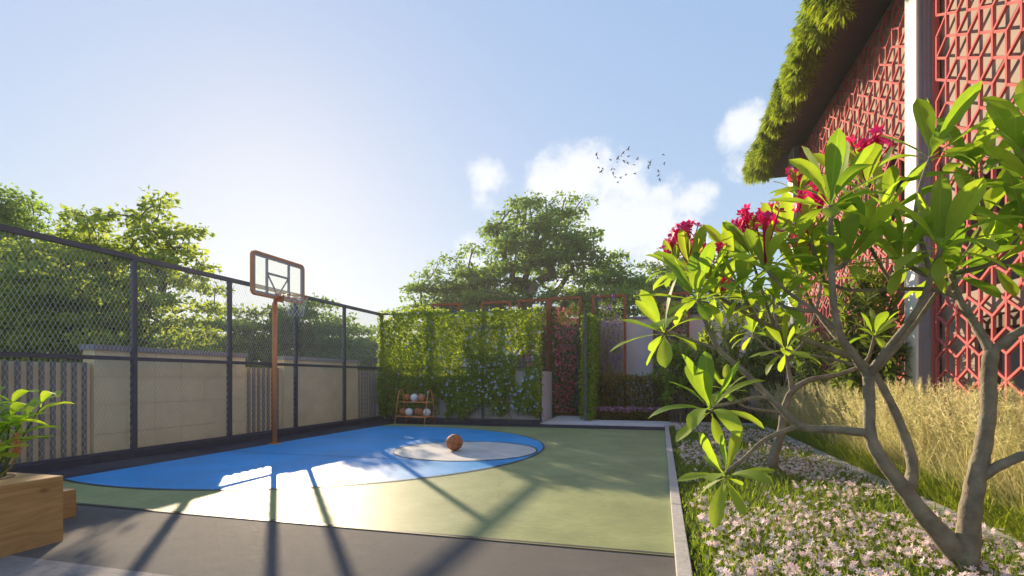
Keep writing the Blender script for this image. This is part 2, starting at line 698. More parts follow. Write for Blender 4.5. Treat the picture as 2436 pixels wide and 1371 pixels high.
LEAF_V = [(0, 0, 0), (.24, .38, .05), (0, .45, -.02), (-.24, .38, .05), (.15, .75, .02), (-.15, .75, .02), (0, 1, -.06)]
LEAF_F = [(0, 1, 2), (0, 2, 3), (1, 4, 6, 2), (2, 6, 5, 3)]
LANCE_V = [(0, 0, 0), (.09, .35, .02), (-.09, .35, .02), (.075, .7, -.02), (-.075, .7, -.02), (0, 1, -.12)]
LANCE_F = [(0, 1, 2), (1, 3, 4, 2), (3, 5, 4)]
CARD_V = [(0, 0, 0), (.3, .5, .07), (0, 1, -.05), (-.3, .5, .07)]
CARD_F = [(0, 1, 2), (0, 2, 3)]


def star(n=5, inner=.3, w=.34, cup=.25):
    v = [(0, 0, 0)]
    f = []
    for i in range(n):
        a = 2 * math.pi * i / n
        c, s = math.cos(a), math.sin(a)
        b = len(v)
        for (r, o, z) in ((.55, w, cup * .5), (1.0, 0, cup), (.55, -w, cup * .5)):
            v.append((r * c - o * s, r * s + o * c, z))
        f.append((0, b, b + 1, b + 2))
    return v, f


STAR5 = star(5)
STAR6 = star(6, w=.22, cup=.3)


def sn(x, z, seed, octs=5, base=1.):
    r = np.random.default_rng(seed)
    out = np.zeros_like(x)
    for i in range(octs):
        for j in range(3):
            a = r.random() * 6.28
            k = base * (1.7 ** i)
            out += np.sin((x * math.cos(a) + z * math.sin(a)) * k + r.random() * 6.28) / (1.5 ** i)
    return out / 3.0


def rvec(n):
    return unit(rng.normal(size=(n, 3)))


# ================================================================== SETTING
def circle(cx, cy, r, n=96, a0=0, a1=2 * math.pi):
    return [(cx + r * math.cos(a0 + (a1 - a0) * i / n), cy + r * math.sin(a0 + (a1 - a0) * i / n)) for i in range(n + 1)]


def ring(mb, cx, cy, r0, r1, z, n=96, a0=0., a1=2 * math.pi):
    for i in range(n):
        a, b = a0 + (a1 - a0) * i / n, a0 + (a1 - a0) * (i + 1) / n
        k = len(mb.v)
        mb.v += [(cx + r0 * math.cos(a), cy + r0 * math.sin(a), z), (cx + r1 * math.cos(a), cy + r1 * math.sin(a), z),
                 (cx + r1 * math.cos(b), cy + r1 * math.sin(b), z), (cx + r0 * math.cos(b), cy + r0 * math.sin(b), z)]
        mb.f.append((k, k + 1, k + 2, k + 3))
    return mb


def rect(x0, x1, y0, y1):
    return [(x0, y0), (x1, y0), (x1, y1), (x0, y1)]


struct('ground', MB().poly(rect(-900, 900, -900, 900), -.06), 'ground')
CX0, CX1 = -7.15, .09           # court edges
struct('court_border', MB().poly(rect(-8.2, CX1, 2.65, 14.3), 0), 'court_border')
struct('court_apron', MB().poly(rect(-8.2, CX1, 2.65, 3.9), .004), 'court_grey')
struct('court_field', MB().poly(rect(CX0, CX1, 3.9, 13.29), .004), 'court_green')
struct('plaza_paving', MB().poly(rect(-14, 6, -8, 2.65), .004), 'plaza')
BC, BR = (-5.96, 8.625), 3.99
a = math.acos((CX0 - BC[0]) / BR)
pts = [(BC[0] + BR * math.cos(t), BC[1] + BR * math.sin(t)) for t in np.linspace(-a, a, 120)]
struct('court_arc_area', MB().poly(pts, .008), 'court_blue')
KC, KR = (-3.262, 8.66), 1.238
struct('court_circle_area', MB().poly(circle(*KC, KR)[:-1], .012), 'court_pale')
ln = MB()
ring(ln, *BC, BR - .012, BR + .016, .0165, 120, -a, a)
ring(ln, *KC, KR - .02, KR + .01, .0168, 96)
ln.poly(rect(CX0, KC[0] - .05, KC[1] - KR - .008, KC[1] - KR + .012), .0155)
ln.poly(rect(CX0, KC[0] - .05, KC[1] + KR - .012, KC[1] + KR + .008), .0155)
ln.poly(rect(CX0, CX1, 3.885, 3.925), .0145)
struct('court_lines', ln, 'court_line')
# path behind the court and the passage to the trellis
struct('garden_path', MB().box(-3.2, 2.6, 14.3, 15.9, -.05, .03), 'concrete')
struct('passage_paving', MB().box(-3.2, -2.15, 15.902, 17.5, -.05, .05), 'concrete')
struct('flower_bed_soil', MB().box(.19, 2.32, .5, 14.298, -.05, .015), 'soil')
struct('grass_bed_soil', MB().box(2.54, 3.85, .5, 18.5, -.05, .012), 'soil')
struct('back_bed_soil', MB().box(-2.148, 2.538, 15.902, 17.7, -.05, .02), 'soil')


def kerb_run(name, x0, x1, y0, y1, h, step, axis=1):
    p = None
    t = y0 if axis else x0
    end = y1 if axis else x1
    root = tag(bpy.data.objects.new(name, None), kind='structure')
    col.objects.link(root)
    i = 0
    while t < end - .05:
        e = min(t + step, end)
        b = MB()
        dz = rnd.uniform(-.002, .002)
        if axis:
            b.box(x0, x1, t + .003, e - .003, -.04, h + dz)
        else:
            b.box(t + .003, e - .003, y0, y1, -.04, h + dz)
        b.build('kerb_stone', 'kerb_stone', root, bevel=.006)
        t = e
    return root


kerb_run('court_kerb', CX1 + .002, .188, .5, 14.28, .055, 1.2)
kerb_run('bed_kerb', 2.33, 2.53, .5, 14.28, .07, 1.2)
kerb_run('bed_end_kerb', .19, 2.32, 14.1, 14.28, .06, 1.0, 0)
struct('fence_plinth', MB().box(-8.42, -8.03, 2.0, 14.52, -.05, .1), 'plinth')
struct('back_fence_plinth', MB().box(-8.03, -3.2, 14.24, 14.52, -.05, .1), 'plinth')

# ================================================================== LEFT BOUNDARY WALL
FX = -8.15
bw = thing('boundary_wall', 'long beige boundary wall with tiled and grey-finned stretches behind the left fence', 'wall', (-8.45, 0, 0))
WX = -8.45


def wall_plain(y0, y1):
    h = 1.70
    MB().box(-.22, -.03, y0, y1, -.05, h).build('wall_core', 'wall_beige', bw)
    ny = int(round((y1 - y0) / .5))
    zs = [0.0, .38, .84, 1.28, h]
    for i in range(ny):
        for j in range(4):
            ya, yb = y0 + (y1 - y0) * i / ny, y0 + (y1 - y0) * (i + 1) / ny
            o = MB().box(-.029, rnd.uniform(.006, .012), ya + .003, yb - .003, zs[j] + .003, zs[j + 1] - .003)
            o.build('wall_tile', 'tile_beige', bw)
    MB().box(-.26, .05, y0 - .03, y1 + .03, h + .001, h + .085).build('coping', 'coping', bw)


def wall_fins(y0, y1):
    h = 1.49
    MB().box(-.20, -.03, y0, y1, -.05, h).build('wall_core', 'wall_beige', bw)
    fm = MB().box(-.029, .012, -.026, .026, 0, h + .012).mesh('fin', 'fin_grey')
    y = y0 + .09
    while y < y1 - .04:
        link('fin', fm, bw, None, (0, y, 0))
        y += .145
    return


wall_fins(1.0, 6.12)
wall_plain(6.15, 9.25)
wall_fins(9.28, 10.42)
wall_plain(10.45, 13.55)
wall_fins(13.58, 18.0)

# ================================================================== CHAIN-LINK FENCES
FH, FM = 3.23, 1.57


def wires(mb, a0, a1, z0, z1, px, pz, fn, r=.0023):
    """diamond mesh of diagonal wires, clipped to the panel; fn(a, z, side) -> point"""
    s = pz / px
    w, h = a1 - a0, z1 - z0
    for sg in (1, -1):
        t = -h / s
        while t < w:
            u0, u1 = max(t, 0), min(t + h / s, w)
            if u1 - u0 > .004:
                v0, v1 = (u0 - t) * s, (u1 - t) * s
                if sg > 0:
                    p, q = fn(a0 + u0, z0 + v0, sg), fn(a0 + u1, z0 + v1, sg)
                else:
                    p, q = fn(a1 - u0, z0 + v0, sg), fn(a1 - u1, z0 + v1, sg)
                mb.tube([p, q], r, 3, cap=False)
            t += px
    return mb


lf = thing('chain_link_fence', 'tall dark grey chain-link fence along the left side of the court', 'fence', (FX, 0, 0))
post_y = [14.4 - 1.96 * k for k in range(7)]
for y in post_y:
    MB().box(-.035, .035, y - .035, y + .035, .1, FH - .0755).build('post', 'fence_steel', lf)
MB().box(-.04, .04, post_y[-1] - .04, 14.44, FH - .075, FH).build('top_rail', 'fence_steel', lf)
for i in range(6):
    ya, yb = post_y[i + 1] + .036, post_y[i] - .036
    MB().box(-.03, .03, ya, yb, FM - .03, FM + .03).build('mid_rail', 'fence_steel', lf)
    MB().box(-.02, .02, ya, yb, .102, .135).build('bottom_rail', 'fence_steel', lf)
    for za, zb in ((.136, FM - .031), (FM + .031, FH - .076)):
        w = wires(MB(), ya, yb, za, zb, .066, .122, lambda u, z, s: (.003 * s, u, z))
        tag(w.build('wire_mesh', 'wire', lf), kind='stuff')

bf = thing('climber_fence', 'dark grey chain-link fence across the far end, covered by flowering vine', 'fence', (0, 14.4, 0))
post_x = [-3.22, -4.92, -6.54]
for x in post_x:
    MB().box(x - .03, x + .03, -.03, .03, .1, FH - .0555).build('post', 'fence_steel', bf)
MB().box(-8.108, -3.18, -.035, .035, FH - .055, FH).build('top_rail', 'fence_steel', bf)
xs = [-3.22, -4.92, -6.54, -8.14]
for i in range(3):
    xa, xb = xs[i + 1] + .031, xs[i] - .031
    MB().box(xa, xb, -.025, .025, FM - .025, FM + .025).build('mid_rail', 'fence_steel', bf)
    for za, zb in ((.102, FM - .026), (FM + .026, FH - .056)):
        w = wires(MB(), xa, xb, za, zb, .066, .122, lambda u, z, s: (u, .003 * s, z))
        tag(w.build('wire_mesh', 'wire', bf), kind='stuff')

# low wall behind the vine, with its return into the passage
lw = thing('low_wall', 'low pale concrete wall behind the vine, turning into the passage', 'wall', (-3.25, 14.6, 0))
MB().box(-5.2, 0, 0, .16, -.05, 1.47).build('wall_panel', 'wall_lilac', lw)
MB().box(-.16, 0, .162, 1.55, -.05, 1.47).build('return_panel', 'wall_lilac', lw)

# flowering vine on each bay of the fence
vine_labels = ['leafy vine with few flowers spilling over the rail, in the bay next to the corner',
               'leafy vine in the middle bay, behind the ball rack\'s right end',
               'leafy vine dotted with pale blue flowers, in the bay beside the passage']
for i in range(3):
    xa, xb = xs[2 - i + 1], xs[2 - i]
    v = thing('climbing_vine', vine_labels[i], 'vine', ((xa + xb) / 2, 14.36, .1), 0, 'vines on the far fence')
    N = 15000
    x = rng.uniform(xa - .04, xb + .04, N)
    z = rng.uniform(.15, 3.36, N)
    d = sn(x, z * .8, 5, 5, 2.6)
    dz = sn(x, x * 0, 9, 5, 4.)
    low = .40 + .26 * dz - (.15 if i == 0 else 0)
    keep = (z > low) & (d > -.85 + .25 * rng.random(N)) & (z < 3.2 + .1 * sn(x, x * 0, 12, 4, 5.) + (.12 if i == 0 else 0))
    x, z, d = x[keep], z[keep], d[keep]
    y = -.03 - np.clip(.14 + .12 * d, .02, .4) * rng.random(len(x)) ** .6 + (rng.random(len(x)) < .35) * .14
    P = np.stack([x - (xa + xb) / 2, y, z - .1], -1)
    dirs = unit(rvec(len(x)) * .8 + np.array([0, -.35, -.55]))
    nr = unit(rvec(len(x)) * .9 + np.array([-.1, -.8, .6]))
    s = rng.uniform(.055, .105, len(x))[:, None, None]
    bulk('leaves', LEAF_V, LEAF_F, frames(dirs, nr) * s, P, 'leaf_vine', v, np.clip(rng.normal(.45, .25, len(x)) + .12 * d, 0, 1), kind='stuff')
    # hanging tendrils
    mb = MB()
    tips = []
    for k in range(16):
        xx = rnd.uniform(xa, xb)
        zz = rnd.uniform(.5, 1.1)
        pts = [(xx - (xa + xb) / 2 + .04 * math.sin(q + k), -.06 - .1 * math.sin(q * .6 + k) ** 2, zz - q * .12) for q in range(5)]
        mb.tube(pts, .004, 4)
        tips += pts
        pts = [(xx - (xa + xb) / 2 + .12 * math.sin(q * .7 + k), -.03, .1 + q * .3) for q in range(10)]
        mb.tube(pts, [.009 - .0006 * q for q in range(10)], 5)
    mb.build('stem', 'bark', v)
    T = np.array(tips)
    T = T[rng.integers(0, len(T), 420)] + rng.normal(size=(420, 3)) * .035
    T[:, 1] = np.minimum(T[:, 1], -.02)
    bulk('trailing_leaves', LEAF_V, LEAF_F, frames(unit(rvec(420) + np.array([0, -.3, -.6])), rvec(420) + np.array([0, -.8, .3])) * rng.uniform(.05, .09, 420)[:, None, None], T, 'leaf_vine', v, kind='stuff')
    nf = (50, 110, 190)[i]
    q = rng.integers(0, len(P), nf)
    FP = P[q].copy()
    FP[:, 1] = np.minimum(FP[:, 1], -.12) - .06
    bulk('flowers', *STAR5, frames(rvec(nf), unit(rvec(nf) * .5 + np.array([0, -1, .3]))) * rng.uniform(.03, .05, nf)[:, None, None], FP, 'petal_blue', v, kind='stuff')

# ================================================================== TRELLISES AND BACK WALL
MBW = thing('back_wall', 'plain lilac-grey rendered wall behind the row of rust-brown trellises', 'wall', (0, 17.8, 0))
MB().box(-8.2, 4.0, 0, .2, -.05, 3.2).build('wall_panel', 'wall_lilac', MBW)
MB().box(-8.2, 4.0, -.04, .24, 3.202, 3.28).build('coping', 'coping', MBW)

TY = 17.2
trell = [(-7.72, -6.72, 3.88, 'rust-brown mesh trellis showing above the vine, nearest the fence corner', None),
         (-5.88, -4.9, 3.88, 'rust-brown mesh trellis showing above the middle of the vine', None),
         (-4.58, -3.60, 3.90, 'rust-brown trellis half hidden by the right end of the vine', 'pink'),
         (-3.50, -2.53, 3.93, 'tall rust-brown trellis with pink climber at the end of the passage', 'pink'),
         (-2.10, -1.10, 3.94, 'rust-brown trellis with purple climber beside the lilac wall', 'purple'),
         (-.20, .80, 3.93, 'rust-brown trellis behind the shrubs, right of the bare lilac wall', 'dark')]
for x0, x1, h, lab, plant in trell:
    t = thing('trellis', lab, 'trellis', ((x0 + x1) / 2, TY, 0), 0, 'rust-brown trellises')
    w = (x1 - x0) / 2
    for s in (-1, 1):
        MB().box(s * w - .04, s * w + .04, -.05, .05, .05, h - .081).build('stile', 'corten', t)
    MB().box(-w - .04, w + .04, -.052, .052, h - .08, h).build('head_rail', 'corten', t)
    MB().box(-w + .041, w - .041, -.045, .045, .06, .14).build('foot_rail', 'corten', t)
    m_ = wires(MB(), -w + .041, w - .041, .141, h - .081, .085, .06, lambda u, z, s: (u, .003 * s, z), .0045)
    tag(m_.build('wire_mesh', 'fence_steel', t), kind='stuff')
    if plant in ('pink', 'dark'):
        pl = thing('climber', 'pink-flowered climber on the trellis at the end of the passage' if x0 < -3 and x0 > -4 else
                   ('pink-flowered climber half hidden by the right end of the vine' if plant == 'pink' else 'dark climber on the trellis right of the bare lilac wall'),
                   'climber', ((x0 + x1) / 2, TY - .06, .06), 0, 'climbers on the trellises')
        N = 5200
        x = rng.uniform(-w + .03, w - .03, N)
        z = rng.uniform(.05, h - .35, N)
        k = sn(x * 1.5, z * .6, 121 + int(x0 * 10), 4, 3) > -.75
        x, z = x[k], z[k]
        P = np.stack([x, -.02 - .12 * rng.random(len(x)), z], -1)
        bulk('leaves', LEAF_V, LEAF_F, frames(unit(rvec(len(x)) + np.array([0, -.3, -.4])), rvec(len(x)) + np.array([0, -1, .4])) * rng.uniform(.05, .085, len(x))[:, None, None], P, 'leaf_dark', pl, kind='stuff')
        nf = 430 if plant == 'pink' else 160
        fx = rng.choice([-.22, .02, .26], nf) + rng.normal(0, .07, nf)
        fx = np.clip(fx, -w + .05, w - .05)
        FP = np.stack([fx, -.15 - .05 * rng.random(nf), rng.uniform(.1, h - .45, nf)], -1)
        bulk('flowers', *STAR5, frames(rvec(nf), unit(rvec(nf) * .7 + np.array([0, -1, .2]))) * rng.uniform(.03, .055, nf)[:, None, None], FP, 'petal_pink', pl, kind='stuff')
        mb = MB()
        for q in range(5):
            xx = rnd.uniform(-.3, .3)
            mb.tube([(xx + .1 * math.sin(j * .9 + q), -.02, j * .33) for j in range(11)], .008, 5)
        mb.build('stem', 'bark', pl)
    if plant == 'purple':
        pl = thing('climber', 'purple-flowered climber with tangled yellow stems on the trellis by the lilac wall', 'climber', ((x0 + x1) / 2, TY - .06, .06), 0, 'climbers on the trellises')
        mb = MB()
        for q in range(46):
            xx = rnd.gauss(0, .07)
            sx = rnd.gauss(0, .20)
            z0 = rnd.uniform(0, 1.2)
            hh = rnd.uniform(1.2, h - .5)
            n = 12
            mb.tube([(max(-w, min(w, xx + sx * (j / n) ** .8 * 1.4 + .06 * math.sin(j * 1.1 + q * 2))), -.03 - .08 * math.sin(j * .5 + q) ** 2, z0 * .3 + (hh - z0 * .3) * j / n) for j in range(n + 1)], .006, 4)
        mb.build('stem', 'stem_tan', pl)
        N = 1500
        P = np.stack([rng.uniform(-w + .04, w - .04, N), -.02 - .12 * rng.random(N), rng.uniform(.05, h - .2, N)], -1)
        bulk('leaves', LEAF_V, LEAF_F, frames(rvec(N), rvec(N) + np.array([0, -1, .4])) * rng.uniform(.04, .07, N)[:, None, None], P, 'leaf_mid', pl, kind='stuff')
        cl = np.stack([rng.uniform(-w + .08, w - .08, 34), np.full(34, -.1), rng.uniform(.9, h - .1, 34)], -1)
        FP = cl[rng.integers(0, 34, 800)] + rng.normal(size=(800, 3)) * np.array([.035, .03, .07])
        bulk('flowers', *STAR5, frames(rvec(800), rvec(800) + np.array([0, -.8, .2])) * .022, FP, 'petal_purple', pl, kind='stuff')

# clipped leafy screen standing along the right side of the passage
gs = thing('green_screen', 'upright bright green leafy screen on a grey post beside the passage', 'hedge', (-2.1, 15.4, 0))
MB().box(-.035, .035, -.035, .035, .03, 3.23).build('post', 'fence_steel', gs)
MB().box(-.025, .025, .036, 2.1, 3.05, 3.1).build('rail', 'fence_steel', gs)
MB().box(-.025, .025, 2.1, 2.15, .02, 3.1).build('post', 'fence_steel', gs)
N = 9000
yy = rng.uniform(.02, 2.15, N)
zz = rng.uniform(.12, 3.2, N)
top = 3.18 - .0 * yy
P = np.stack([rng.choice([-1, 1, 1], N) * rng.uniform(.02, .2, N) * (1 - .3 * (zz / 3.2)), yy, zz], -1)
bulk('leaves', LANCE_V, LANCE_F, frames(unit(rvec(N) * .6 + np.array([.2, -.4, -.5])), rvec(N) + np.array([.6, -.5, .5])) * rng.uniform(.1, .17, N)[:, None, None] * np.array([1.6, 1, 1]), P, 'leaf_fresh', gs, kind='stuff')

# dark clipped hedge and the strip of small mauve flowers in front of it
hd = thing('clipped_hedge', 'low clipped olive-brown hedge in front of the trellises', 'hedge', (0, 16.65, 0))
N = 17000
P = np.stack([rng.uniform(-1.85, 2.4, N), rng.uniform(-.36, .36, N), rng.uniform(.0, 1.36, N)], -1)
edge = (np.abs(P[:, 1]) > .22) | (P[:, 2] > 1.15)
P = P[edge]
P += rng.normal(size=P.shape) * .025
N = len(P)
bulk('leaves', LANCE_V, LANCE_F, frames(unit(rvec(N) * .7 + np.array([0, -.5, -.2])), rvec(N) + np.array([0, -.6, .6])) * rng.uniform(.09, .15, N)[:, None, None] * np.array([1.5, 1, 1]), P, 'leaf_hedge', hd, kind='stuff')
mb = MB()
for k in range(24):
    x = -1.8 + k * .18
    mb.tube([(x, 0, 0), (x + rnd.uniform(-.1, .1), .1, .6), (x + rnd.uniform(-.2, .2), -.1, 1.15)], .012, 5)
mb.build('stem', 'bark', hd)
N = 5200
P = np.stack([rng.uniform(-1.95, 2.5, N), rng.uniform(15.93, 16.28, N), .02 + .3 * rng.random(N) ** .7], -1)
lo = bulk('low_flower_edging', LEAF_V, LEAF_F, frames(unit(rvec(N) + np.array([0, 0, .5])), rvec(N) + np.array([0, -.4, .8])) * rng.uniform(.05, .09, N)[:, None, None], P, 'leaf_hedge')
tag(lo, 'knee-high leafy edging along the back of the pale path', 'edging', kind='stuff')
N = 1500
P = np.stack([rng.uniform(-1.95, 2.5, N), rng.uniform(15.93, 16.3, N), rng.uniform(.26, .40, N)], -1)
lo = bulk('mauve_flowers', *STAR5, frames(rvec(N), rvec(N) * .5 + np.array([0, -.3, .8])) * rng.uniform(.025, .045, N)[:, None, None], P, 'petal_mauve')
tag(lo, 'small mauve flowers massed along the edging by the pale path', 'flowers', kind='stuff')

# ================================================================== BASKETBALL HOOP
hp = thing('basketball_hoop', 'orange basketball hoop with clear backboard on a slim orange pole', 'hoop', (-7.13, 8.56, 0))
MB().tube([(0, 0, 0), (0, 0, 2.7)], .046, 16).build('pole', 'hoop_orange', hp, True)
MB().tube([(0, 0, 0), (0, 0, .012)], .11, 20).build('base_plate', 'hoop_orange', hp, True)
MB().tube([(0, 0, 2.66), (.03, 0, 2.78), (.06, 0, 2.9)], .04, 12).build('neck', 'hoop_orange', hp, True)
BX, BZ0, BZ1, BW = .10, 2.76, 3.56, .72


def rounded(w, z0, z1, r, n=6):
    pts = []
    for cx_, cz_, a0 in ((w - r, z1 - r, 0), (-w + r, z1 - r, 90), (-w + r, z0 + r, 180), (w - r, z0 + r, 270)):
        for k in range(n + 1):
            an = rad(a0 + 90 * k / n)
            pts.append((cx_ + r * math.cos(an), cz_ + r * math.sin(an)))
    return pts


def loop_frame(parent, name, mat, w, z0, z1, r, wid, x0, x1, yc=0.):
    o_, i_ = rounded(w, z0, z1, r), rounded(w - wid, z0 + wid, z1 - wid, max(r - wid, .01))
    mb = MB()
    n = len(o_)
    for (p, x) in ((o_, x0), (i_, x0), (o_, x1), (i_, x1)):
        mb.v += [(x, yc + q[0], q[1]) for q in p]
    for k in range(n):
        j = (k + 1) % n
        mb.f += [(k, j, n + j, n + k), (2 * n + k, 3 * n + k, 3 * n + j, 2 * n + j), (k, 2 * n + k, 2 * n + j, j), (n + k, n + j, 3 * n + j, 3 * n + k)]
    return mb.build(name, mat, parent)


bb = loop_frame(hp, 'backboard_frame', 'hoop_orange', BW, BZ0, BZ1, .10, .042, BX - .025, BX + .03)
loop_frame(bb, 'inner_frame', 'hoop_grey', BW - .043, BZ0 + .043, BZ1 - .043, .06, .042, BX - .012, BX + .02)
g = MB()
g.box(BX - .002, BX + .004, -BW + .07, BW - .07, BZ0 + .07, BZ1 - .07)
g.build('clear_panel', 'board_acrylic', hp)
for s in (-.30, .30):
    MB().box(BX - .04, BX - .004, s - .018, s + .018, BZ0 + .086, BZ1 - .086).build('support_bar', 'hoop_grey', hp)
MB().box(BX - .038, BX - .006, -.281, .281, BZ0 + .44, BZ0 + .475).build('cross_bar', 'hoop_grey', hp)
for s in (-1, 1):
    MB().tube([(BX - .024, s * .28, BZ0 + .44), (BX - .024, s * .07, BZ0 + .17), (BX - .024, s * .06, BZ0 + .04)], .016, 6).build('brace', 'hoop_grey', hp)
mb = MB()
RC = (BX + .05 + .1 + .225, 0, BZ0 + .05)
mb.tube([(RC[0] + .225 * math.cos(t), .225 * math.sin(t), RC[2]) for t in np.linspace(0, 2 * math.pi, 33)], .0095, 8, cap=False)
rim = mb.build('rim', 'hoop_orange', hp, True)
MB().box(BX + .032, BX + .16, -.07, .07, RC[2] - .012, RC[2] + .008).build('bracket', 'hoop_orange', rim)
MB().box(BX + .031, BX + .045, -.075, .075, RC[2] - .1, RC[2] + .03).build('bracket_plate', 'hoop_orange', rim)
mb = MB()
for s in (1, -1):
    for k in range(12):
        pts = []
        for j in range(8):
            t = j / 7
            an = 2 * math.pi * k / 12 + s * t * 1.6
            r = .22 - .10 * t ** .7 + .01 * t
            pts.append((RC[0] + r * math.cos(an), r * math.sin(an), RC[2] - .005 - .38 * t))
        mb.tube(pts, .0022, 4, cap=False)
mb.build('net', 'net_white', hp)


# ================================================================== BALLS AND RACK
def uv_sphere(r, nu=28, nv=18):
    mb = MB()
    mb.v.append((0, 0, r))
    for i in range(1, nv):
        p = math.pi * i / nv
        for j in range(nu):
            t = 2 * math.pi * j / nu
            mb.v.append((r * math.sin(p) * math.cos(t), r * math.sin(p) * math.sin(t), r * math.cos(p)))
    mb.v.append((0, 0, -r))
    for j in range(nu):
        mb.f.append((0, 1 + j, 1 + (j + 1) % nu))
        e = 1 + (nv - 2) * nu
        mb.f.append((len(mb.v) - 1, e + (j + 1) % nu, e + j))
    for i in range(nv - 2):
        for j in range(nu):
            a_, b_ = 1 + i * nu + j, 1 + i * nu + (j + 1) % nu
            mb.f.append((a_, a_ + nu, b_ + nu, b_))
    return mb


def seams(r, w):
    mb = MB()
    T = np.linspace(0, 2 * math.pi, 49)
    rr = r - w * .35
    mb.tube([(rr * math.cos(t), rr * math.sin(t), 0) for t in T], w, 5, cap=False)
    mb.tube([(0, rr * math.cos(t), rr * math.sin(t)) for t in T], w, 5, cap=False)
    for s in (-1, 1):
        pts = []
        for t in T:
            v = Vector((s * (.62 + .16 * math.cos(2 * t)), math.cos(t) * .75, math.sin(t) * .75)).normalized() * rr
            pts.append(tuple(v))
        mb.tube(pts, w, 5, cap=False)
    return mb


BALL_R = .142
ball = thing('basketball', 'large orange basketball resting on the pale free-throw circle', 'basketball', (-3.43, 8.54, .012))
o = uv_sphere(BALL_R, 36, 24).build('ball_skin', 'ball_orange', ball, True, (0, 0, BALL_R))
s_ = seams(BALL_R, .0042).build('seam', 'ball_seam', ball, True, (0, 0, BALL_R))
s_.rotation_euler = o.rotation_euler = (rad(12), rad(8), rad(62))

RKX, RKY, RKZ = -6.62, 13.55, rad(-9)
rk = thing('ball_rack', 'two-shelf orange metal ball rack in front of the vine', 'rack', (RKX, RKY, 0), RKZ)
for s in (-1, 1):
    mb = MB()
    x = s * .49
    mb.tube([(x, -.27, 0), (x, -.10, .84), (x, -.075, .90), (x, -.04, .925), (x, .04, .925), (x, .075, .90), (x, .10, .84), (x, .27, 0)], .014, 8)
    mb.build('side_frame', 'rack_orange', rk, True)
for z, d in ((.20, .238), (.60, .155)):
    sh = MB()
    for yy_ in (-d, -d * .42, d * .42, d):
        sh.tube([(-.5, yy_, z), (.5, yy_, z)], .011, 6)
    for s in (-1, 1):
        sh.tube([(s * .485, -d, z), (s * .485, d, z)], .011, 6)
    sh.build('shelf', 'rack_orange', rk, True)
rr_ = .112
ball_me = {c: uv_sphere(rr_, 22, 14).mesh('ball_skin', c, True) for c in ('ball_orange', 'ball_white', 'ball_peach')}
seam_me = seams(rr_, .0034).mesh('seam', 'ball_seam', True)
rack_balls = [(-.27, 0, .60, 'ball_orange', 'orange basketball, left one on the rack\'s upper shelf'),
              (-.03, 0, .60, 'ball_white', 'white ball in the middle of the rack\'s upper shelf'),
              (.21, 0, .60, 'ball_peach', 'peach and pink ball, right one on the rack\'s upper shelf'),
              (-.38, -.04, .20, 'ball_orange', 'orange basketball at the left end of the rack\'s lower shelf'),
              (-.14, -.09, .20, 'ball_white', 'white ball near the left end of the rack\'s lower shelf'),
              (.0, .14, .20, 'ball_peach', 'peach ball at the back of the rack\'s lower shelf'),
              (.17, -.02, .20, 'ball_orange', 'orange basketball right of centre on the rack\'s lower shelf'),
              (.41, -.03, .20, 'ball_white', 'white ball at the right end of the rack\'s lower shelf')]
for x, y, z, c, lab in rack_balls:
    wx = RKX + x * math.cos(RKZ) - y * math.sin(RKZ)
    wy = RKY + x * math.sin(RKZ) + y * math.cos(RKZ)
    t = thing('sports_ball', lab, 'ball', (wx, wy, z + .006), rnd.uniform(0, 6), 'balls on the rack')
    o = link('ball_skin', ball_me[c], t, None, (0, 0, rr_))
    if c != 'ball_white':
        o2 = link('seam', seam_me, t, None, (0, 0, rr_))
        o2.rotation_euler = (rnd.uniform(0, 3), rnd.uniform(0, 3), 0)

# ================================================================== PLANTERS
pb = thing('wooden_planter', 'large square-edged wooden planter block holding a leafy plant', 'planter', (-4.93, 2.15, 0))
b = MB()
b.box(-.5, .5, -.85, .85, 0, .505)
o = b.build('box', 'planter_wood', pb, bevel=.006)
MB().poly(circle(.04, .56, .22, 20)[:-1], .509).build('soil_pocket', 'soil', pb)
ps = thing('wooden_step', 'low wooden block standing behind the planter', 'block', (-5.55, 2.85, 0))
MB().box(-.44, .44, -.72, .72, 0, .25).build('block', 'planter_wood', ps, bevel=.006)


def leaf_mesh(name, curl, width, mat, n=9, fold=.18, wav=.0, petiole=.1, tip=1.0, blunt=.55):
    """a single large leaf along +Y, length 1, upper side +Z"""
    vs, fs, uv = [], [], []
    cols = (-1, -.5, 0, .5, 1)
    y = z = 0.
    pts = []
    for i in range(n + 1):
        t = i / n
        ang = curl * (t - .25)
        pts.append((y, z, ang))
        y += math.cos(ang) / n
        z -= math.sin(ang) / n
    for i, (yy_, zz_, ang) in enumerate(pts):
        t = i / n
        if t < petiole:
            w = .018
        else:
            u = (t - petiole) / (1 - petiole)
            w = width * (math.sin(math.pi * min(1, u ** blunt)) ** .62 if False else (u ** .75) * (1 - u ** 3.2) ** .75 * 1.42)
            w = max(w, .012 if t < 1 else .0)
        for c in cols:
            lift = fold * abs(c) * w
            wv = wav * math.sin(t * 17 + c * 2) * abs(c) * w
            dz = lift + wv
            vs.append((c * w, yy_ + dz * math.sin(ang), zz_ + dz * math.cos(ang)))
            uv.append((.5 + .5 * c, t))
    k = len(cols)
    for i in range(n):
        for j in range(k - 1):
            fs.append((i * k + j, i * k + j + 1, (i + 1) * k + j + 1, (i + 1) * k + j))
    me = bpy.data.meshes.new(name)
    me.from_pydata(vs, [], fs)
    ul = me.uv_layers.new(name='UVMap')
    for lp in me.loops:
        ul.data[lp.index].uv = uv[lp.vertex_index]
    me.polygons.foreach_set('use_smooth', [True] * len(me.polygons))
    me.materials.append(MATS[mat])
    me.update()
    return me


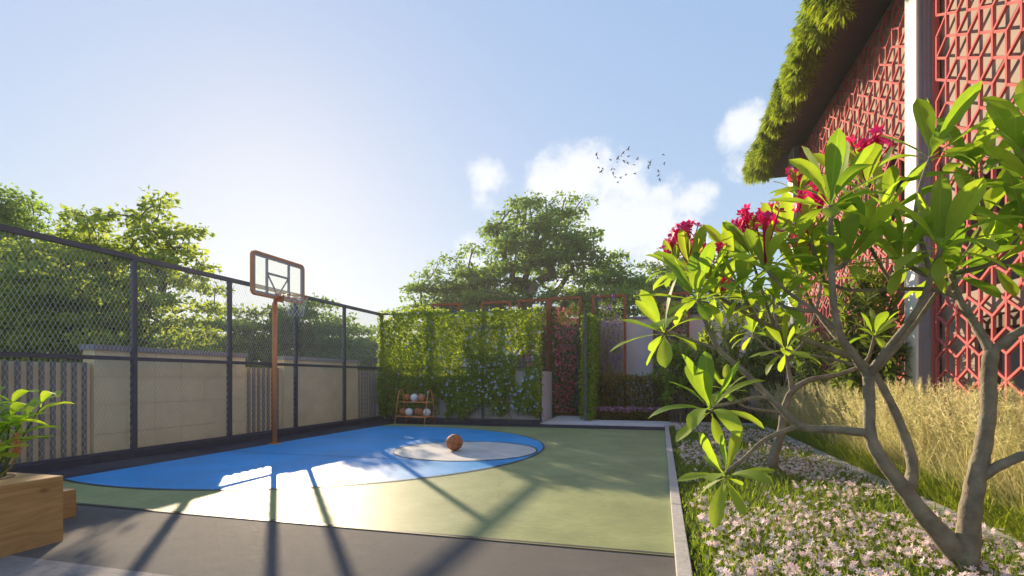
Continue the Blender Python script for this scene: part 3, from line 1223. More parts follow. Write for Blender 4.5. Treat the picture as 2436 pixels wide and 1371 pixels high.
def place_leaf(me, parent, p, d, nrm, L, wscale=1., name='leaf'):
    y = Vector(d).normalized()
    z = Vector(nrm)
    z = z - y * z.dot(y)
    if z.length < 1e-4:
        z = y.orthogonal()
    z.normalize()
    x = y.cross(z)
    M = Matrix((x, y, z)).transposed().to_4x4()
    o = bpy.data.objects.new(name, me)
    col.objects.link(o)
    o.parent = parent
    S = Matrix.Diagonal((L * wscale, L, L, 1))
    o.matrix_basis = Matrix.Translation(Vector(p)) @ M @ S
    return o


PLEAF = [leaf_mesh('plumeria_leaf', c, w, 'plumeria_leaf', 9, f, wv) for c, w, f, wv in
         ((.25, .165, .2, .05), (.6, .17, .15, .06), (.95, .155, .25, .04), (.1, .175, .3, .05), (1.3, .16, .2, .05), (-.3, .17, .2, .06))]
BLEAF = [leaf_mesh('broad_leaf', c, w, 'broad_leaf', 8, f, .06, petiole=.12) for c, w, f in ((.6, .2, .25), (1.1, .19, .2), (1.5, .2, .3))]

# leafy plant in the planter
pp = thing('potted_plant', 'broad-leaved green plant with a small orange bloom growing in the wooden planter', 'plant', (-4.86, 2.74, .506))
r2 = random.Random(4)
mb = MB()
k = 0
for s in range(9):
    base = Vector((r2.uniform(-.12, .12), r2.uniform(-.15, .15), 0))
    topv = base + Vector((r2.uniform(-.16, .22), r2.uniform(-.12, .2), r2.uniform(.3, .56)))
    pts = [base.lerp(topv, q / 5) for q in range(6)]
    mb.tube(pts, [.011 - .0012 * q for q in range(6)], 6)
    for q in range(7):
        t = .18 + .82 * q / 6
        p = base.lerp(topv, t)
        an = k * 2.4
        k += 1
        d = Vector((math.cos(an), math.sin(an), .75 - .3 * (1 - t) + r2.uniform(-.2, .3)))
        place_leaf(r2.choice(BLEAF), pp, p, d, Vector((0, 0, 1)), r2.uniform(.28, .44), r2.uniform(.85, 1.1))
mb.build('stem', 'stem_green', pp, True)
# the bloom: a spike of bracts
bl = MB()
for q in range(22):
    an, t = q * 2.4, q / 22
    p = Vector((.25, .06, .16 + .18 * t))
    dd = Vector((math.cos(an), math.sin(an), 1.1)).normalized()
    bl.tube([p, p + dd * .035 * (1.2 - t), p + dd * .06 * (1.2 - t) + Vector((0, 0, .012))], [.008, .007, .001], 4)
bl.build('bloom', 'hoop_orange', pp)
MB().tube([(.1, .02, 0), (.2, .05, .08), (.25, .06, .17)], .007, 5).build('bloom_stalk', 'stem_tan', pp)

# ================================================================== BUILDING
LX = 3.70                      # front face of the lattice
ROOFZ = 7.72
bd = thing('clubhouse', 'clubhouse with coral-red lattice screens, cream columns and planted roof edge', 'building', (LX, 9.0, 0))
ox, oy = LX, 9.0


def bbox(name, mat, x0, x1, y0, y1, z0, z1, parent=bd, bevel=0):
    return MB().box(x0 - ox, x1 - ox, y0 - oy, y1 - oy, z0, z1).build(name, mat, parent, bevel=bevel)


def column(y0, y1):
    c = bbox('column', 'column_white', 3.55, 4.1, y0 + .10, y1, -.05, ROOFZ - .002)
    bbox('reveal', 'coping', 3.58, 4.08, y0 + .065, y0 + .099, -.05, ROOFZ - .003, bd)
    bbox('reveal', 'coping', 3.62, 4.06, y0 + .033, y0 + .064, -.05, ROOFZ - .004, bd)
    bbox('reveal', 'coping', 3.66, 4.04, y0, y0 + .032, -.05, ROOFZ - .005, bd)


column(8.86, 9.33)
column(16.3, 17.0)
column(1.0, 1.45)
A_ = .30
CW, HH, PZ = A_ * math.cos(rad(30)), A_ * .5, A_ * 1.5
T2 = .017
bar_v = MB().box(0, .036, -T2, T2, -A_ / 2, A_ / 2).mesh('lattice_bar', 'lattice_red')
bar_d = MB().box(.002, .034, -T2 * .98, T2 * .98, -A_ / 2 - .012, A_ / 2 + .012).mesh('lattice_bar', 'lattice_red')
bar_e = MB().box(.004, .032, -T2 * .96, T2 * .96, -A_ / 2 - .012, A_ / 2 + .012).mesh('lattice_bar', 'lattice_red')


def lattice(y_hi, y_lo, z0, z1):
    """list of (kind, y, z) of bar centres; columns count down from y_hi"""
    out = []
    nc = int((y_hi - y_lo) / CW)
    nr = int((z1 - z0) / PZ) + 1
    for i in range(nc + 1):
        y = y_hi - i * CW
        for k in range(-1, nr + 1):
            zk = z0 + k * PZ
            if (i + k) % 2 == 0:
                segs = [('v', y, zk + A_ / 2 + .0)]
                # node: four diagonals to the neighbours
                for dy, kind_up, kind_dn in ((-1, 'd', 'e'), (1, 'e', 'd')):
                    j = i - dy
                    if 0 <= j <= nc:
                        segs.append((kind_up, y + dy * CW / 2, zk + HH / 2))
                        segs.append((kind_dn, y + dy * CW / 2, zk - HH / 2))
            else:
                segs = [('v', y, zk + HH + A_ / 2)]
            for s in segs:
                if z0 - .1 < s[2] - .14 and s[2] + .14 < z1:
                    out.append(s)
    return out


def rot_of(kind):
    # 'd': rises towards -Y ; 'e': rises towards +Y
    return {'v': 0, 'd': rad(60), 'e': rad(-60)}[kind]


def add_lattice(y_hi, y_lo, z0, z1, x, singles, parent=bd):
    bars = lattice(y_hi, y_lo, z0, z1)
    cx_, cy_ = 0, 0

    def size(b):
        v = Vector((x, b[1], b[2])) - cam.location
        d = -x * math.sin(YAW) + b[1] * math.cos(YAW)
        px = 1218 + FPX * (x * math.cos(YAW) + b[1] * math.sin(YAW)) / d
        py = 901.5 - FPX * (b[2] - CAM_H) / d
        return d + (0 if px < 2460 and py > -20 else 100)
    bars.sort(key=size)
    me = {'v': bar_v, 'd': bar_d, 'e': bar_e}
    rest = MB()
    for n_, (kind, y, z) in enumerate(bars):
        if n_ < singles:
            o = link('lattice_bar', me[kind], parent, None, (x - ox, y - oy, z))
            o.rotation_euler = (rot_of(kind), 0, 0)
        else:
            R_ = Matrix.Rotation(rot_of(kind), 3, 'X')
            b0 = len(rest.v)
            m_ = me[kind]
            for vv in m_.vertices:
                q = R_ @ vv.co
                rest.v.append((q.x + x - ox, q.y + y - oy, q.z + z))
            for pl_ in m_.polygons:
                rest.f.append(tuple(b0 + i for i in pl_.vertices))
    if rest.v:
        tag(rest.build('lattice_screen', 'lattice_red', parent), kind='stuff')


NODE_Y = 8.74 + .0
add_lattice(NODE_Y, 3.0, .33, ROOFZ - .05, LX, 290)
add_lattice(16.2, 9.42, .33, ROOFZ - .05, LX, 0)
bbox('screen_frame', 'lattice_red', LX - .006, LX + .06, 8.80, 8.858, .1, ROOFZ - .02)
bbox('screen_frame', 'lattice_red', LX - .006, LX + .06, 9.335, 9.38, .1, ROOFZ - .02)
bbox('screen_frame', 'lattice_red', LX - .006, LX + .06, 16.24, 16.295, .1, ROOFZ - .02)
bbox('sill', 'coping', LX - .03, 4.1, 1.5, 8.85, -.05, .1)
bbox('sill', 'coping', LX - .03, 4.1, 9.34, 16.29, -.05, .1)


def walled(y0, y1, openings, x0=3.80, x1=3.98):
    """wall slab with rectangular openings, built from blocks that butt together"""
    ys = sorted({y0, y1, *[o[0] for o in openings], *[o[1] for o in openings]})
    for ya, yb in zip(ys[:-1], ys[1:]):
        cuts = sorted([(o[2], o[3]) for o in openings if o[0] < yb - 1e-6 and o[1] > ya + 1e-6])
        z = .1
        for c0, c1 in cuts:
            if c0 > z:
                bbox('wall_panel', 'inner_wall', x0, x1, ya, yb, z, c0)
            z = c1
        bbox('wall_panel', 'inner_wall', x0, x1, ya, yb, z, ROOFZ - .01)


near_open = [(2.2, 8.32, 2.36, 3.92), (2.2, 8.0, .95, 2.02)]
far_open = [(9.7, 12.6, 3.9, 5.2), (10.0, 15.5, 1.3, 3.2)]
walled(1.0, 9.0, near_open)
walled(9.0, 16.9, far_open)
for (ya, yb, za, zb) in near_open + far_open:
    bbox('window_head', 'interior_dark', 3.84, 4.06, ya - .02, yb + .02, zb - .16, zb - .001)
    bbox('window_jamb', 'interior_dark', 3.84, 4.06, yb - .05, yb - .001, za + .001, zb - .161)
# inside: floor, rear wall piers and rear screen
bbox('floor_slab', 'concrete', 4.21, 10.0, 1.0, 16.9, -.05, .1)
bbox('rear_wall', 'inner_wall', 9.8, 10.0, 1.0, 16.9, .1, 1.0)
bbox('rear_beam', 'inner_wall', 9.8, 10.0, 1.0, 16.9, 5.6, ROOFZ - .01)
for y in (1.0, 4.8, 8.8, 12.8, 16.5):
    bbox('rear_pier', 'column_white', 9.75, 10.05, y, y + .4, 1.001, 5.599)
add_lattice(16.4, 1.5, 1.1, 5.55, 9.6, 0)
bbox('end_wall', 'inner_wall', 4.21, 9.79, 16.6, 16.8, .1, ROOFZ - .01)
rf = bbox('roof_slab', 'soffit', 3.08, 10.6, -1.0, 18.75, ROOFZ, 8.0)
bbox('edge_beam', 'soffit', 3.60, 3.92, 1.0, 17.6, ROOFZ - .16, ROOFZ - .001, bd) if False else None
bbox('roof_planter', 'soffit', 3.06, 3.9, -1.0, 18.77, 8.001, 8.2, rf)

# plants hanging over the roof edge
def hanging():
    C = 430
    cy = rng.uniform(4.0, 18.9, C)
    lvl = rng.random(C)
    cx_ = 2.98 - .16 * np.sin(lvl * 2.6) + rng.normal(0, .07, C)
    cz = 8.3 - 1.0 * lvl ** 1.25 * (.75 + .35 * np.clip(sn(cy, cy * 0, 31, 4, 2.4), -1, 1)) + rng.normal(0, .04, C)
    R0 = rng.uniform(.13, .26, C)
    per = 210
    q = np.repeat(np.arange(C), per)
    N = len(q)
    u = unit(rng.normal(size=(N, 3)) * np.array([1, 1, .8]) + np.array([-.35, -.1, .25]))
    rr_2 = rng.random(N) ** .45
    P = np.stack([cx_[q], cy[q], cz[q]], -1) + u * (R0[q] * rr_2)[:, None] * np.array([.9, 1.0, .75])
    # each tuft arches out and then hangs
    d = unit(u * np.array([.75, .75, .5]) + np.array([0, 0, -.62]) + rng.normal(size=(N, 3)) * .22)
    nr = unit(u + np.array([-.2, 0, .5]) + rng.normal(size=(N, 3)) * .35)
    v = [(-.05, 0, 0), (.05, 0, 0), (.06, .5, .05), (-.06, .5, .05), (0, 1, -.08)]
    f = [(0, 1, 2, 3), (3, 2, 4)]
    o = bulk('hanging_fern', v, f, frames(d, nr) * rng.uniform(.09, .19, N)[:, None, None] * np.array([1.25, 1, 1]), P, 'fern', None, np.clip(rng.normal(.45, .2, N) + (rng.random(C) - .5)[q] * .5, 0, 1))
    tag(o, 'feathery olive-green foliage hanging thickly over the clubhouse roof edge', 'hanging plants', kind='stuff')


hanging()

# ================================================================== FLOWER BED AND GRASSES
def blades(name, P, L, lean, mat, label, cat, wid=.012, seg=True):
    N = len(P)
    az = rng.uniform(0, 6.283, N)
    v = [(-1, 0, 0), (1, 0, 0), (.85, .5, 0), (-.85, .5, 0), (0, 1, 0)]
    # curved blade: lower half steep, upper half bent over
    d = np.stack([np.cos(az) * lean, np.sin(az) * lean, np.ones(N)], -1)
    d = unit(d)
    side = np.stack([-np.sin(az), np.cos(az), np.zeros(N)], -1)
    out = np.stack([np.cos(az), np.sin(az), np.zeros(N)], -1)
    K = 5
    V = np.zeros((N, 7, 3), np.float32)
    w = wid * rng.uniform(.6, 1.3, N)[:, None]
    Lc = L[:, None]
    mid1 = P + d * Lc * .45
    d2 = unit(d + out * lean[:, None] * .9 if isinstance(lean, np.ndarray) else d + out * lean * .9)
    mid2 = mid1 + d2 * Lc * .3
    d3 = unit(d2 + out * (lean[:, None] if isinstance(lean, np.ndarray) else lean) * 1.3 - np.array([0, 0, .25]))
    tip = mid2 + d3 * Lc * .27
    V[:, 0], V[:, 1] = P - side * w, P + side * w
    V[:, 2], V[:, 3] = mid1 + side * w, mid1 - side * w
    V[:, 4], V[:, 5] = mid2 + side * w * .7, mid2 - side * w * .7
    V[:, 6] = tip
    tf = [(0, 1, 2, 3), (3, 2, 4, 5), (5, 4, 6)]
    ln_ = np.array([4, 4, 3])
    idx = np.concatenate([np.array(q) for q in tf])
    Lp = (np.arange(N)[:, None] * 7 + idx[None]).ravel().astype(np.int32)
    tot = np.tile(ln_, N).astype(np.int32)
    st = np.concatenate([[0], np.cumsum(tot)[:-1]]).astype(np.int32)
    me = bpy.data.meshes.new(name)
    me.vertices.add(N * 7)
    me.vertices.foreach_set('co', V.reshape(-1))
    me.loops.add(len(Lp))
    me.loops.foreach_set('vertex_index', Lp)
    me.polygons.add(len(tot))
    me.polygons.foreach_set('loop_start', st)
    a_ = me.attributes.new('tint', 'FLOAT', 'POINT')
    a_.data.foreach_set('value', np.repeat(rng.random(N), 7).astype(np.float32))
    me.update(calc_edges=True)
    me.materials.append(MATS[mat])
    o = link(name, me)
    tag(o, label, cat, kind='stuff')
    return V[:, 6]


def bed_points(N, x0, x1, y0, y1, near=1.0):
    """scatter, denser towards the camera so that near plants are full"""
    y = y0 + (y1 - y0) * rng.random(N) ** (1 + near)
    x = rng.uniform(x0, x1, N)
    return x, y


N = 46000
x, y = bed_points(N, .20, 2.31, 1.6, 14.05, .7)
P = np.stack([x, y, np.full(N, .012)], -1)
blades('bed_foliage', P, rng.uniform(.08, .22, N) * np.clip((x - .1) * 3.2, .4, 1), rng.uniform(.12, .8, N), 'leaf_bed', 'strappy green leaves covering the flower bed', 'foliage', .0048)
N = 12500
x, y = bed_points(N, .24, 2.30, 1.6, 14.05, .7)
clump = sn(x, y, 44, 4, 2.0)
k = (clump > -.55 + .5 * rng.random(N)) & (x > .26 + .07 * rng.random(N))
x, y = x[k], y[k]
N = len(x)
z = .07 + .11 * rng.random(N) ** .8 + .02 * sn(x, y, 71, 3, 5.0)
P = np.stack([x, y, z], -1)
fl = bulk('bed_flowers', *STAR6, frames(rvec(N), unit(rvec(N) * .45 + np.array([-.05, -.25, .9]))) * rng.uniform(.014, .031, N)[:, None, None], P, 'petal_pale')
tag(fl, 'pale pink star-shaped flowers carpeting the bed beside the court', 'flowers', kind='stuff')
Ps = P[rng.integers(0, N, 5000)].copy()
Ps[:, 2] -= .11
blades('flower_stalks', Ps, np.full(len(Ps), .12), np.full(len(Ps), .12), 'leaf_grass', 'thin green stalks under the pale pink flowers', 'stalks', .0018)

# green tussock grass along the kerb, then pale fountain grass towards the building
N = 34000
x, y = bed_points(N, 2.53, 3.25, 2.0, 17.0, .8)
P = np.stack([x, y, np.full(N, .01)], -1)
blades('tussock_grass', P, rng.uniform(.16, .5, N) * np.clip(1.15 - (x - 2.53) * .3, .5, 1.2), rng.uniform(.3, 1.1, N), 'leaf_grass', 'long arching green grass along the bed kerb by the clubhouse', 'grass', .0036)
N = 34000
tx = rng.uniform(2.72, 3.62, 420)
ty = 2.4 + 14.4 * rng.random(420) ** 1.15
pick = rng.integers(0, 420, N)
P = np.stack([tx[pick] + rng.normal(0, .06, N), ty[pick] + rng.normal(0, .06, N), np.full(N, .01)], -1)
P[:, 0] = np.minimum(P[:, 0], 3.64)
blades('fountain_grass', P, rng.uniform(.45, 1.0, N), rng.uniform(.1, .75, N), 'straw', 'straw-coloured fountain grass massed in front of the lattice', 'grass', .0036)
# feathery plumes on their stalks
NP_ = 3600
pick = rng.integers(0, 420, NP_)
az = rng.uniform(0, 6.28, NP_)
le = rng.uniform(.08, .62, NP_)
d = unit(np.stack([np.cos(az) * le - .10, np.sin(az) * le - .05, np.ones(NP_)], -1))
hgt = rng.uniform(.55, 1.02, NP_)
base = np.stack([tx[pick], ty[pick], np.full(NP_, .02)], -1) + d * hgt[:, None]
K = 34
t = np.tile(np.linspace(0, 1, K), NP_)
rep = np.repeat(np.arange(NP_), K)
Pq = base[rep] + d[rep] * (t * .26)[:, None]
Pq[:, 0] = np.minimum(Pq[:, 0], 3.66)
rd = unit(rvec(len(Pq)) + d[rep] * .9)
rl = (.045 * np.sin(np.pi * np.clip(t * .9 + .1, 0, 1)) ** .6 + .008) * rng.uniform(.7, 1.3, len(Pq))
pv = [(-.055, 0, 0), (.055, 0, 0), (0, 1, 0)]
o = bulk('grass_plumes', pv, [(0, 1, 2)], frames(rd, rvec(len(Pq))) * rl[:, None, None] * np.array([1.2, 1, 1]), Pq, 'straw', None, np.repeat(rng.random(NP_), K))
tag(o, 'feathery straw plumes of the fountain grass below the lattice', 'grass', kind='stuff')


# ================================================================== TREES
def tree(name, label, base, H, crown, leaf, nleaf, lsize, seed, group, M=170, trunk_r=.16, stems=1, tips_w=.5, lay=.55, cat='tree', flat=.55, trunk_h=.35, drop=None):
    """crown: list of (dx, dy, z, rx, ry, rz) lobes; branches grow to points spread through the lobes"""
    r = np.random.default_rng(seed)
    root = thing(name, label, cat, (base[0], base[1], -.06), 0, group)
    vol = np.array([c[3] * c[4] * c[5] for c in crown])
    pick = r.choice(len(crown), M, p=vol / vol.sum())
    C = np.array(crown)
    u = unit(r.normal(size=(M, 3))) * (r.random(M) ** .42)[:, None]
    A = C[pick, :3] + u * C[pick, 3:]
    # gather the points in loose tiers
    zt = np.round(A[:, 2] / lay) * lay
    A[:, 2] = A[:, 2] * .45 + zt * .55 + r.normal(0, .06, M)
    nodes, par = [], []
    for s in range(stems):
        an = 2 * math.pi * s / max(stems, 1) + r.random()
        sp = 0
        p0 = np.array([sp * math.cos(an), sp * math.sin(an), 0.])
        prev = -1
        th = H * trunk_h * r.uniform(.9, 1.15)
        lx, ly = (r.normal(0, .03, 2) * H if stems == 1 else np.array([math.cos(an), math.sin(an)]) * .09 * H)
        for q in range(6):
            tt = q / 5
            nodes.append(p0 + np.array([lx * tt ** 1.5, ly * tt ** 1.5, th * tt]))
            par.append(prev)
            prev = len(nodes) - 1
    top = nodes[-1]
    order = np.argsort(np.linalg.norm(A - np.array([0, 0, H * trunk_h]), axis=1))
    tips = []
    for i in order:
        a_ = A[i]
        Nn = np.array(nodes)
        dd = np.linalg.norm(Nn - a_, axis=1) + np.maximum(0, Nn[:, 2] - a_[2]) * .9
        # branches leave from the upper trunk, not from its foot
        dd += (Nn[:, 2] < H * trunk_h * .55) * 3
        j = int(np.argmin(dd))
        p = nodes[j]
        L = np.linalg.norm(a_ - p)
        n = max(2, int(L / .5))
        prev = j
        for q in range(1, n + 1):
            t_ = q / n
            pt = p + (a_ - p) * t_ + np.array([0, 0, .14 * L * math.sin(math.pi * t_) * .6]) + r.normal(0, .02 * L, 3) * (q < n)
            nodes.append(pt)
            par.append(prev)
            prev = len(nodes) - 1
        tips.append(prev)
    cnt = np.zeros(len(nodes))
    cnt[tips] += 1
    for i in range(len(nodes) - 1, -1, -1):
        if par[i] >= 0:
            cnt[par[i]] += cnt[i]
    cnt = np.maximum(cnt, 1)
    rr = trunk_r * (cnt / (M / stems)) ** .5
    rr = np.maximum(rr, .007)
    tr = MB()
    for i in range(len(nodes)):
        if par[i] < 0:
            continue
        j = par[i]
        w0 = min(rr[j], rr[i] * 1.35)
        tr.tube([nodes[j], nodes[i]], [w0, rr[i]], 7 if rr[i] > .03 else 4, cap=False)
    tr.build('trunk', 'bark', root, True)
    # leaves in flat sprays round the twig ends
    tipP = np.array([nodes[i] for i in tips])
    ctr = np.array(nodes[-1]) * 0 + A.mean(0)
    q = r.integers(0, len(tips), nleaf)
    rad_ = tips_w * np.sqrt(r.random(nleaf)) * r.uniform(.7, 1.25, len(tips))[q]
    an = r.random(nleaf) * 6.283
    off = np.stack([np.cos(an) * rad_, np.sin(an) * rad_, r.normal(0, tips_w * .22 * flat / .55, nleaf) - .10 * rad_ ** 2], -1)
    P = tipP[q] + off
    outd = np.stack([np.cos(an), np.sin(an), np.full(nleaf, -.25)], -1)
    dirs = unit(outd + r.normal(size=(nleaf, 3)) * .7)
    nr = unit(r.normal(size=(nleaf, 3)) * .95 + np.array([0, 0, .8]))
    ti = np.clip(r.normal(.45, .2, nleaf) + (r.random(len(tips)) - .5)[q] * .5, 0, 1)
    bulk('crown', CARD_V, CARD_F, frames(dirs, nr) * (lsize * r.uniform(.7, 1.3, nleaf))[:, None, None], P, leaf, root, ti, kind='stuff')
    return root


GT = 'trees behind the left fence'
GB = 'trees behind the far trellises'


def far(lobes, k):
    """the same crown for a tree k times as far and as tall"""
    return [(a * k, b_ * k, 1.25 + (z - 1.25) * k, rx * k, ry * k, rz * k) for a, b_, z, rx, ry, rz in lobes]


def gp(px, d):
    v = at(px, 901.5, d)
    return (v.x, v.y)


tree('broadleaf_tree', 'bright yellow-green tree with forked trunk just behind the left fence', gp(318, 14), 6.3,
     [(.1, 0, 4.7, 1.7, 1.8, 1.3), (-1.7, .1, 4.3, 1.4, 1.5, 1.4), (1.35, .2, 3.6, 1.0, 1.3, 1.1), (-1.2, .3, 2.6, 1.6, 1.6, 1.0), (.9, .2, 2.4, 1.2, 1.4, .8)],
     'leaf_bright', 13000, .14, 3, GT, 190, .19, 1, .36, trunk_h=.5)
tree('broadleaf_tree', 'low spreading yellow-green tree at the left edge behind the fence', gp(110, 13.2), 5,
     [(0, 0, 3.4, 1.9, 1.7, 1.3), (.9, .3, 2.4, 1.4, 1.5, 1.0), (-1.4, 0, 2.4, 1.4, 1.4, 1.2)],
     'leaf_bright', 10500, .135, 5, GT, 140, .15, 1, .36, trunk_h=.3)
tree('broadleaf_tree', 'tall dark green tree at the far left edge of the picture', gp(-60, 19), 9.4,
     [(0, 0, 7.2, 2.2, 2.2, 1.7), (1.3, 0, 5.9, 1.9, 2, 1.5), (-1.8, 0, 5.6, 1.8, 2, 1.6), (.2, 0, 4.6, 2.4, 2.4, 1.4)],
     'leaf_mid', 21000, .165, 8, GT, 200, .25, 1, .55, trunk_h=.4)
tree('broadleaf_tree', 'rounded mid-green tree between the tall dark tree and the forked tree', gp(165, 20), 7.2,
     [(0, 0, 5.4, 1.9, 1.9, 1.5), (1.2, 0, 4.3, 1.7, 1.7, 1.3), (-1.2, 0, 4.0, 1.7, 1.7, 1.4)],
     'leaf_mid', 20000, .15, 9, GT, 170, .2, 1, .5, trunk_h=.4)
tree('broadleaf_tree', 'small light green tree seen below the backboard\'s left side', gp(520, 19), 4.2,
     [(0, 0, 2.9, 1.3, 1.3, 1.0), (.6, 0, 2.0, 1.2, 1.2, .9), (-.8, 0, 2.2, 1.2, 1.2, .9)],
     'leaf_bright', 12000, .13, 12, GT, 110, .12, 1, .42, trunk_h=.3)
tree('broadleaf_tree', 'dark bushy tree directly behind the hoop pole', gp(648, 20), 4.4,
     [(0, 0, 3.1, 1.3, 1.3, 1.2), (-.7, 0, 2.2, 1.1, 1.2, 1.0), (.5, 0, 1.9, 1.1, 1.2, 1.0)],
     'leaf_dark', 15000, .14, 14, GT, 120, .14, 1, .42, trunk_h=.3)
tree('broadleaf_tree', 'mid-green tree right of the hoop pole behind the fence', gp(755, 21), 4.6,
     [(0, 0, 3.5, 1.25, 1.2, 1.0), (.5, 0, 2.4, 1.3, 1.2, 1.0), (-.6, 0, 2.3, 1.1, 1.2, 1.0)],
     'leaf_mid', 15000, .13, 15, GT, 130, .12, 1, .42, trunk_h=.4)
tree('broadleaf_tree', 'sparse small tree in the last bay of the left fence', gp(862, 22), 4.0,
     [(0, 0, 2.8, 1.2, 1.2, .9), (.5, 0, 1.9, 1.2, 1.2, .9)],
     'leaf_mid', 9000, .13, 16, GT, 100, .1, 1, .42, trunk_h=.45)
tree('broadleaf_tree', 'large spreading many-stemmed tree rising behind the vine and trellises', gp(1285, 41), 16.5,
     far([(.1, 0, 7.3, 2.3, 2.2, 1.5), (-.9, 0, 6.0, 2.3, 2.3, 1.1), (1.2, 0, 6.3, 1.6, 2, 1.1), (-2.7, 0, 4.7, 2.3, 2.2, 1.1), (2.4, 0, 4.6, 1.6, 2, .9), (-.3, 0, 4.7, 2.0, 2, 1.0)], 1.86),
     'leaf_mid', 26000, .27, 22, GB, 260, .30, 5, .95, lay=1.25, flat=.4, trunk_h=.42)
tree('broadleaf_tree', 'wide low tree left of the many-stemmed tree', gp(1075, 44), 10,
     far([(.2, 0, 5.7, 2.0, 2, 1.2), (-1.2, 0, 4.7, 1.7, 2, 1.1), (1.6, 0, 5.2, 1.9, 2, 1.2), (0, 0, 4.0, 2.4, 2, 1.0)], 1.76),
     'leaf_mid', 14000, .26, 24, GB, 150, .26, 2, .9, lay=1.1, flat=.4, trunk_h=.4)
tree('broadleaf_tree', 'mid-green tree right of the many-stemmed tree, above the purple climber', gp(1440, 42), 11,
     far([(.2, 0, 5.9, 1.6, 1.8, .9), (.9, 0, 5.0, 1.7, 1.8, 1.0), (-.7, 0, 4.3, 1.6, 1.8, 1.0), (.3, 0, 3.5, 1.9, 1.8, .9)], 1.79),
     'leaf_mid', 13000, .26, 26, GB, 140, .25, 2, .9, lay=1.1, flat=.4, trunk_h=.4)
tree('broadleaf_tree', 'dark tree behind the frangipani\'s left end', gp(1600, 44), 12.5,
     far([(0, 0, 5.6, 1.8, 1.8, 1.6), (.3, 0, 3.9, 2.0, 2, 1.3)], 1.76),
     'leaf_dark', 16000, .27, 27, GB, 140, .28, 1, .9, trunk_h=.35)
tree('broadleaf_tree', 'dark tree between the frangipani and the clubhouse corner', gp(1760, 46), 10.5,
     far([(0, 0, 4.6, 2.2, 1.8, 1.4), (.3, 0, 3.4, 2.0, 2, 1.3)], 1.70),
     'leaf_dark', 15000, .27, 28, GB, 140, .28, 1, .9, trunk_h=.35)
for i, (px, d, dx) in enumerate(((930, 27, 0), (430, 23, 0), (250, 24, 0), (20, 23, 0))):
    lab = ['low tree just right of the fence corner, behind the vine', 'low dark tree deep behind the forked tree\'s right side',
           'low dark tree deep behind the forked tree', 'low dark tree deep behind the fence at the left edge'][i]
    tree('broadleaf_tree', lab, gp(px, d), 4.2, [(0, 0, 2.6, 2.2, 2, 1.3), (1.2, 0, 1.8, 1.8, 1.6, 1.2), (-1.3, 0, 1.9, 1.8, 1.6, 1.2)],
         'leaf_mid' if i == 0 else 'leaf_dark', 11000, .16, 40 + i, GB if i == 0 else GT, 110, .14, 1, .5, trunk_h=.25)
# far side of the clubhouse
tree('broadleaf_tree', 'tree seen through the clubhouse\'s lattice on its far side', (15.5, 19), 6.0,
     [(0, 0, 4.4, 2.6, 3.4, 1.5), (.3, 0, 2.8, 2.8, 3.4, 1.5)], 'leaf_mid', 12000, .2, 51, None, 120, .2, 1, .7)


# ================================================================== SHRUBS
def shrub(name, label, base, H, R_, mat, n_tip, per, lsize, seed, wid=1.6, cat='shrub', group=None, droop=.0, zmin=.25):
    r = np.random.default_rng(seed)
    root = thing(name, label, cat, (base[0], base[1], .0), 0, group)
    mb = MB()
    tips, axes = [], []
    for i in range(n_tip):
        u = unit(r.normal(size=3)) * r.random() ** .4
        t = np.array([u[0] * R_[0], u[1] * R_[1], H * (.58 + u[2] * .40)])
        t[2] = max(t[2], zmin)
        b0 = np.array([r.normal(0, .12), r.normal(0, .12), 0])
        mid = b0 + (t - b0) * .5 + np.array([-t[0] * .12, -t[1] * .12, t[2] * .12])
        mb.tube([b0, mid, t], [.018, .012, .006], 5, cap=False)
        tips.append(t)
        axes.append(t - mid)
    mb.build('stem', 'bark', root, True)
    tips, axes = np.array(tips), unit(np.array(axes))
    q = np.repeat(np.arange(n_tip), per)
    N_ = len(q)
    # whorled leaves along the last stretch of each shoot
    back = r.random(N_) * .32
    P = tips[q] - axes[q] * back[:, None]
    rv = unit(r.normal(size=(N_, 3)))
    d_ = unit(rv + axes[q] * (.75 - back[:, None] * 1.2) + np.array([0, 0, -droop]))
    nr = unit(axes[q] + np.array([0, 0, .6]) + r.normal(size=(N_, 3)) * .3)
    bulk('leaves', LANCE_V, LANCE_F, frames(d_, nr) * (lsize * r.uniform(.7, 1.25, N_))[:, None, None] * np.array([wid, 1, 1]), P, mat, root, kind='stuff')
    return root


GS = 'shrubs at the end of the flower bed'
shrub('oleander_shrub', 'bushy narrow-leaved green shrub right of the bare lilac wall', (.55, 15.5), 2.5, (.9, .6), 'leaf_fresh', 75, 26, .22, 61, 1.3, group=GS)
shrub('oleander_shrub', 'dense dark shrub behind the frangipani branches, mid-bed', (1.75, 15.3), 3.2, (.95, .7), 'leaf_vine', 95, 26, .24, 62, 1.3, group=GS)
shrub('oleander_shrub', 'tall dark shrub standing by the clubhouse\'s far column', (2.85, 15.0), 3.4, (.75, .8), 'leaf_mid', 85, 26, .24, 63, 1.4, group=GS)
shrub('oleander_shrub', 'spiky dark shrub rising beside the cream column', (3.12, 9.65), 3.3, (.45, .75), 'leaf_dark', 70, 26, .26, 64, 1.3)
shrub('oleander_shrub', 'shrub spilling over the fountain grass in front of the far lattice', (3.1, 12.6), 2.6, (.45, .9), 'leaf_mid', 60, 24, .24, 65, 1.3)
inn = shrub('flowering_shrub', 'dark shrub with pink flowers seen through the lattice at the right edge', (5.4, 6.4), 2.4, (.7, 2.6), 'leaf_dark', 130, 22, .16, 66, 2.2)
N = 500
P = np.stack([rng.normal(-.35, .25, N), rng.uniform(-2.4, 2.4, N), rng.uniform(.4, 2.4, N)], -1)
bulk('flowers', *STAR5, frames(rvec(N), rvec(N) + np.array([-1, 0, .3])) * .045, P, 'petal_pink', inn, kind='stuff')


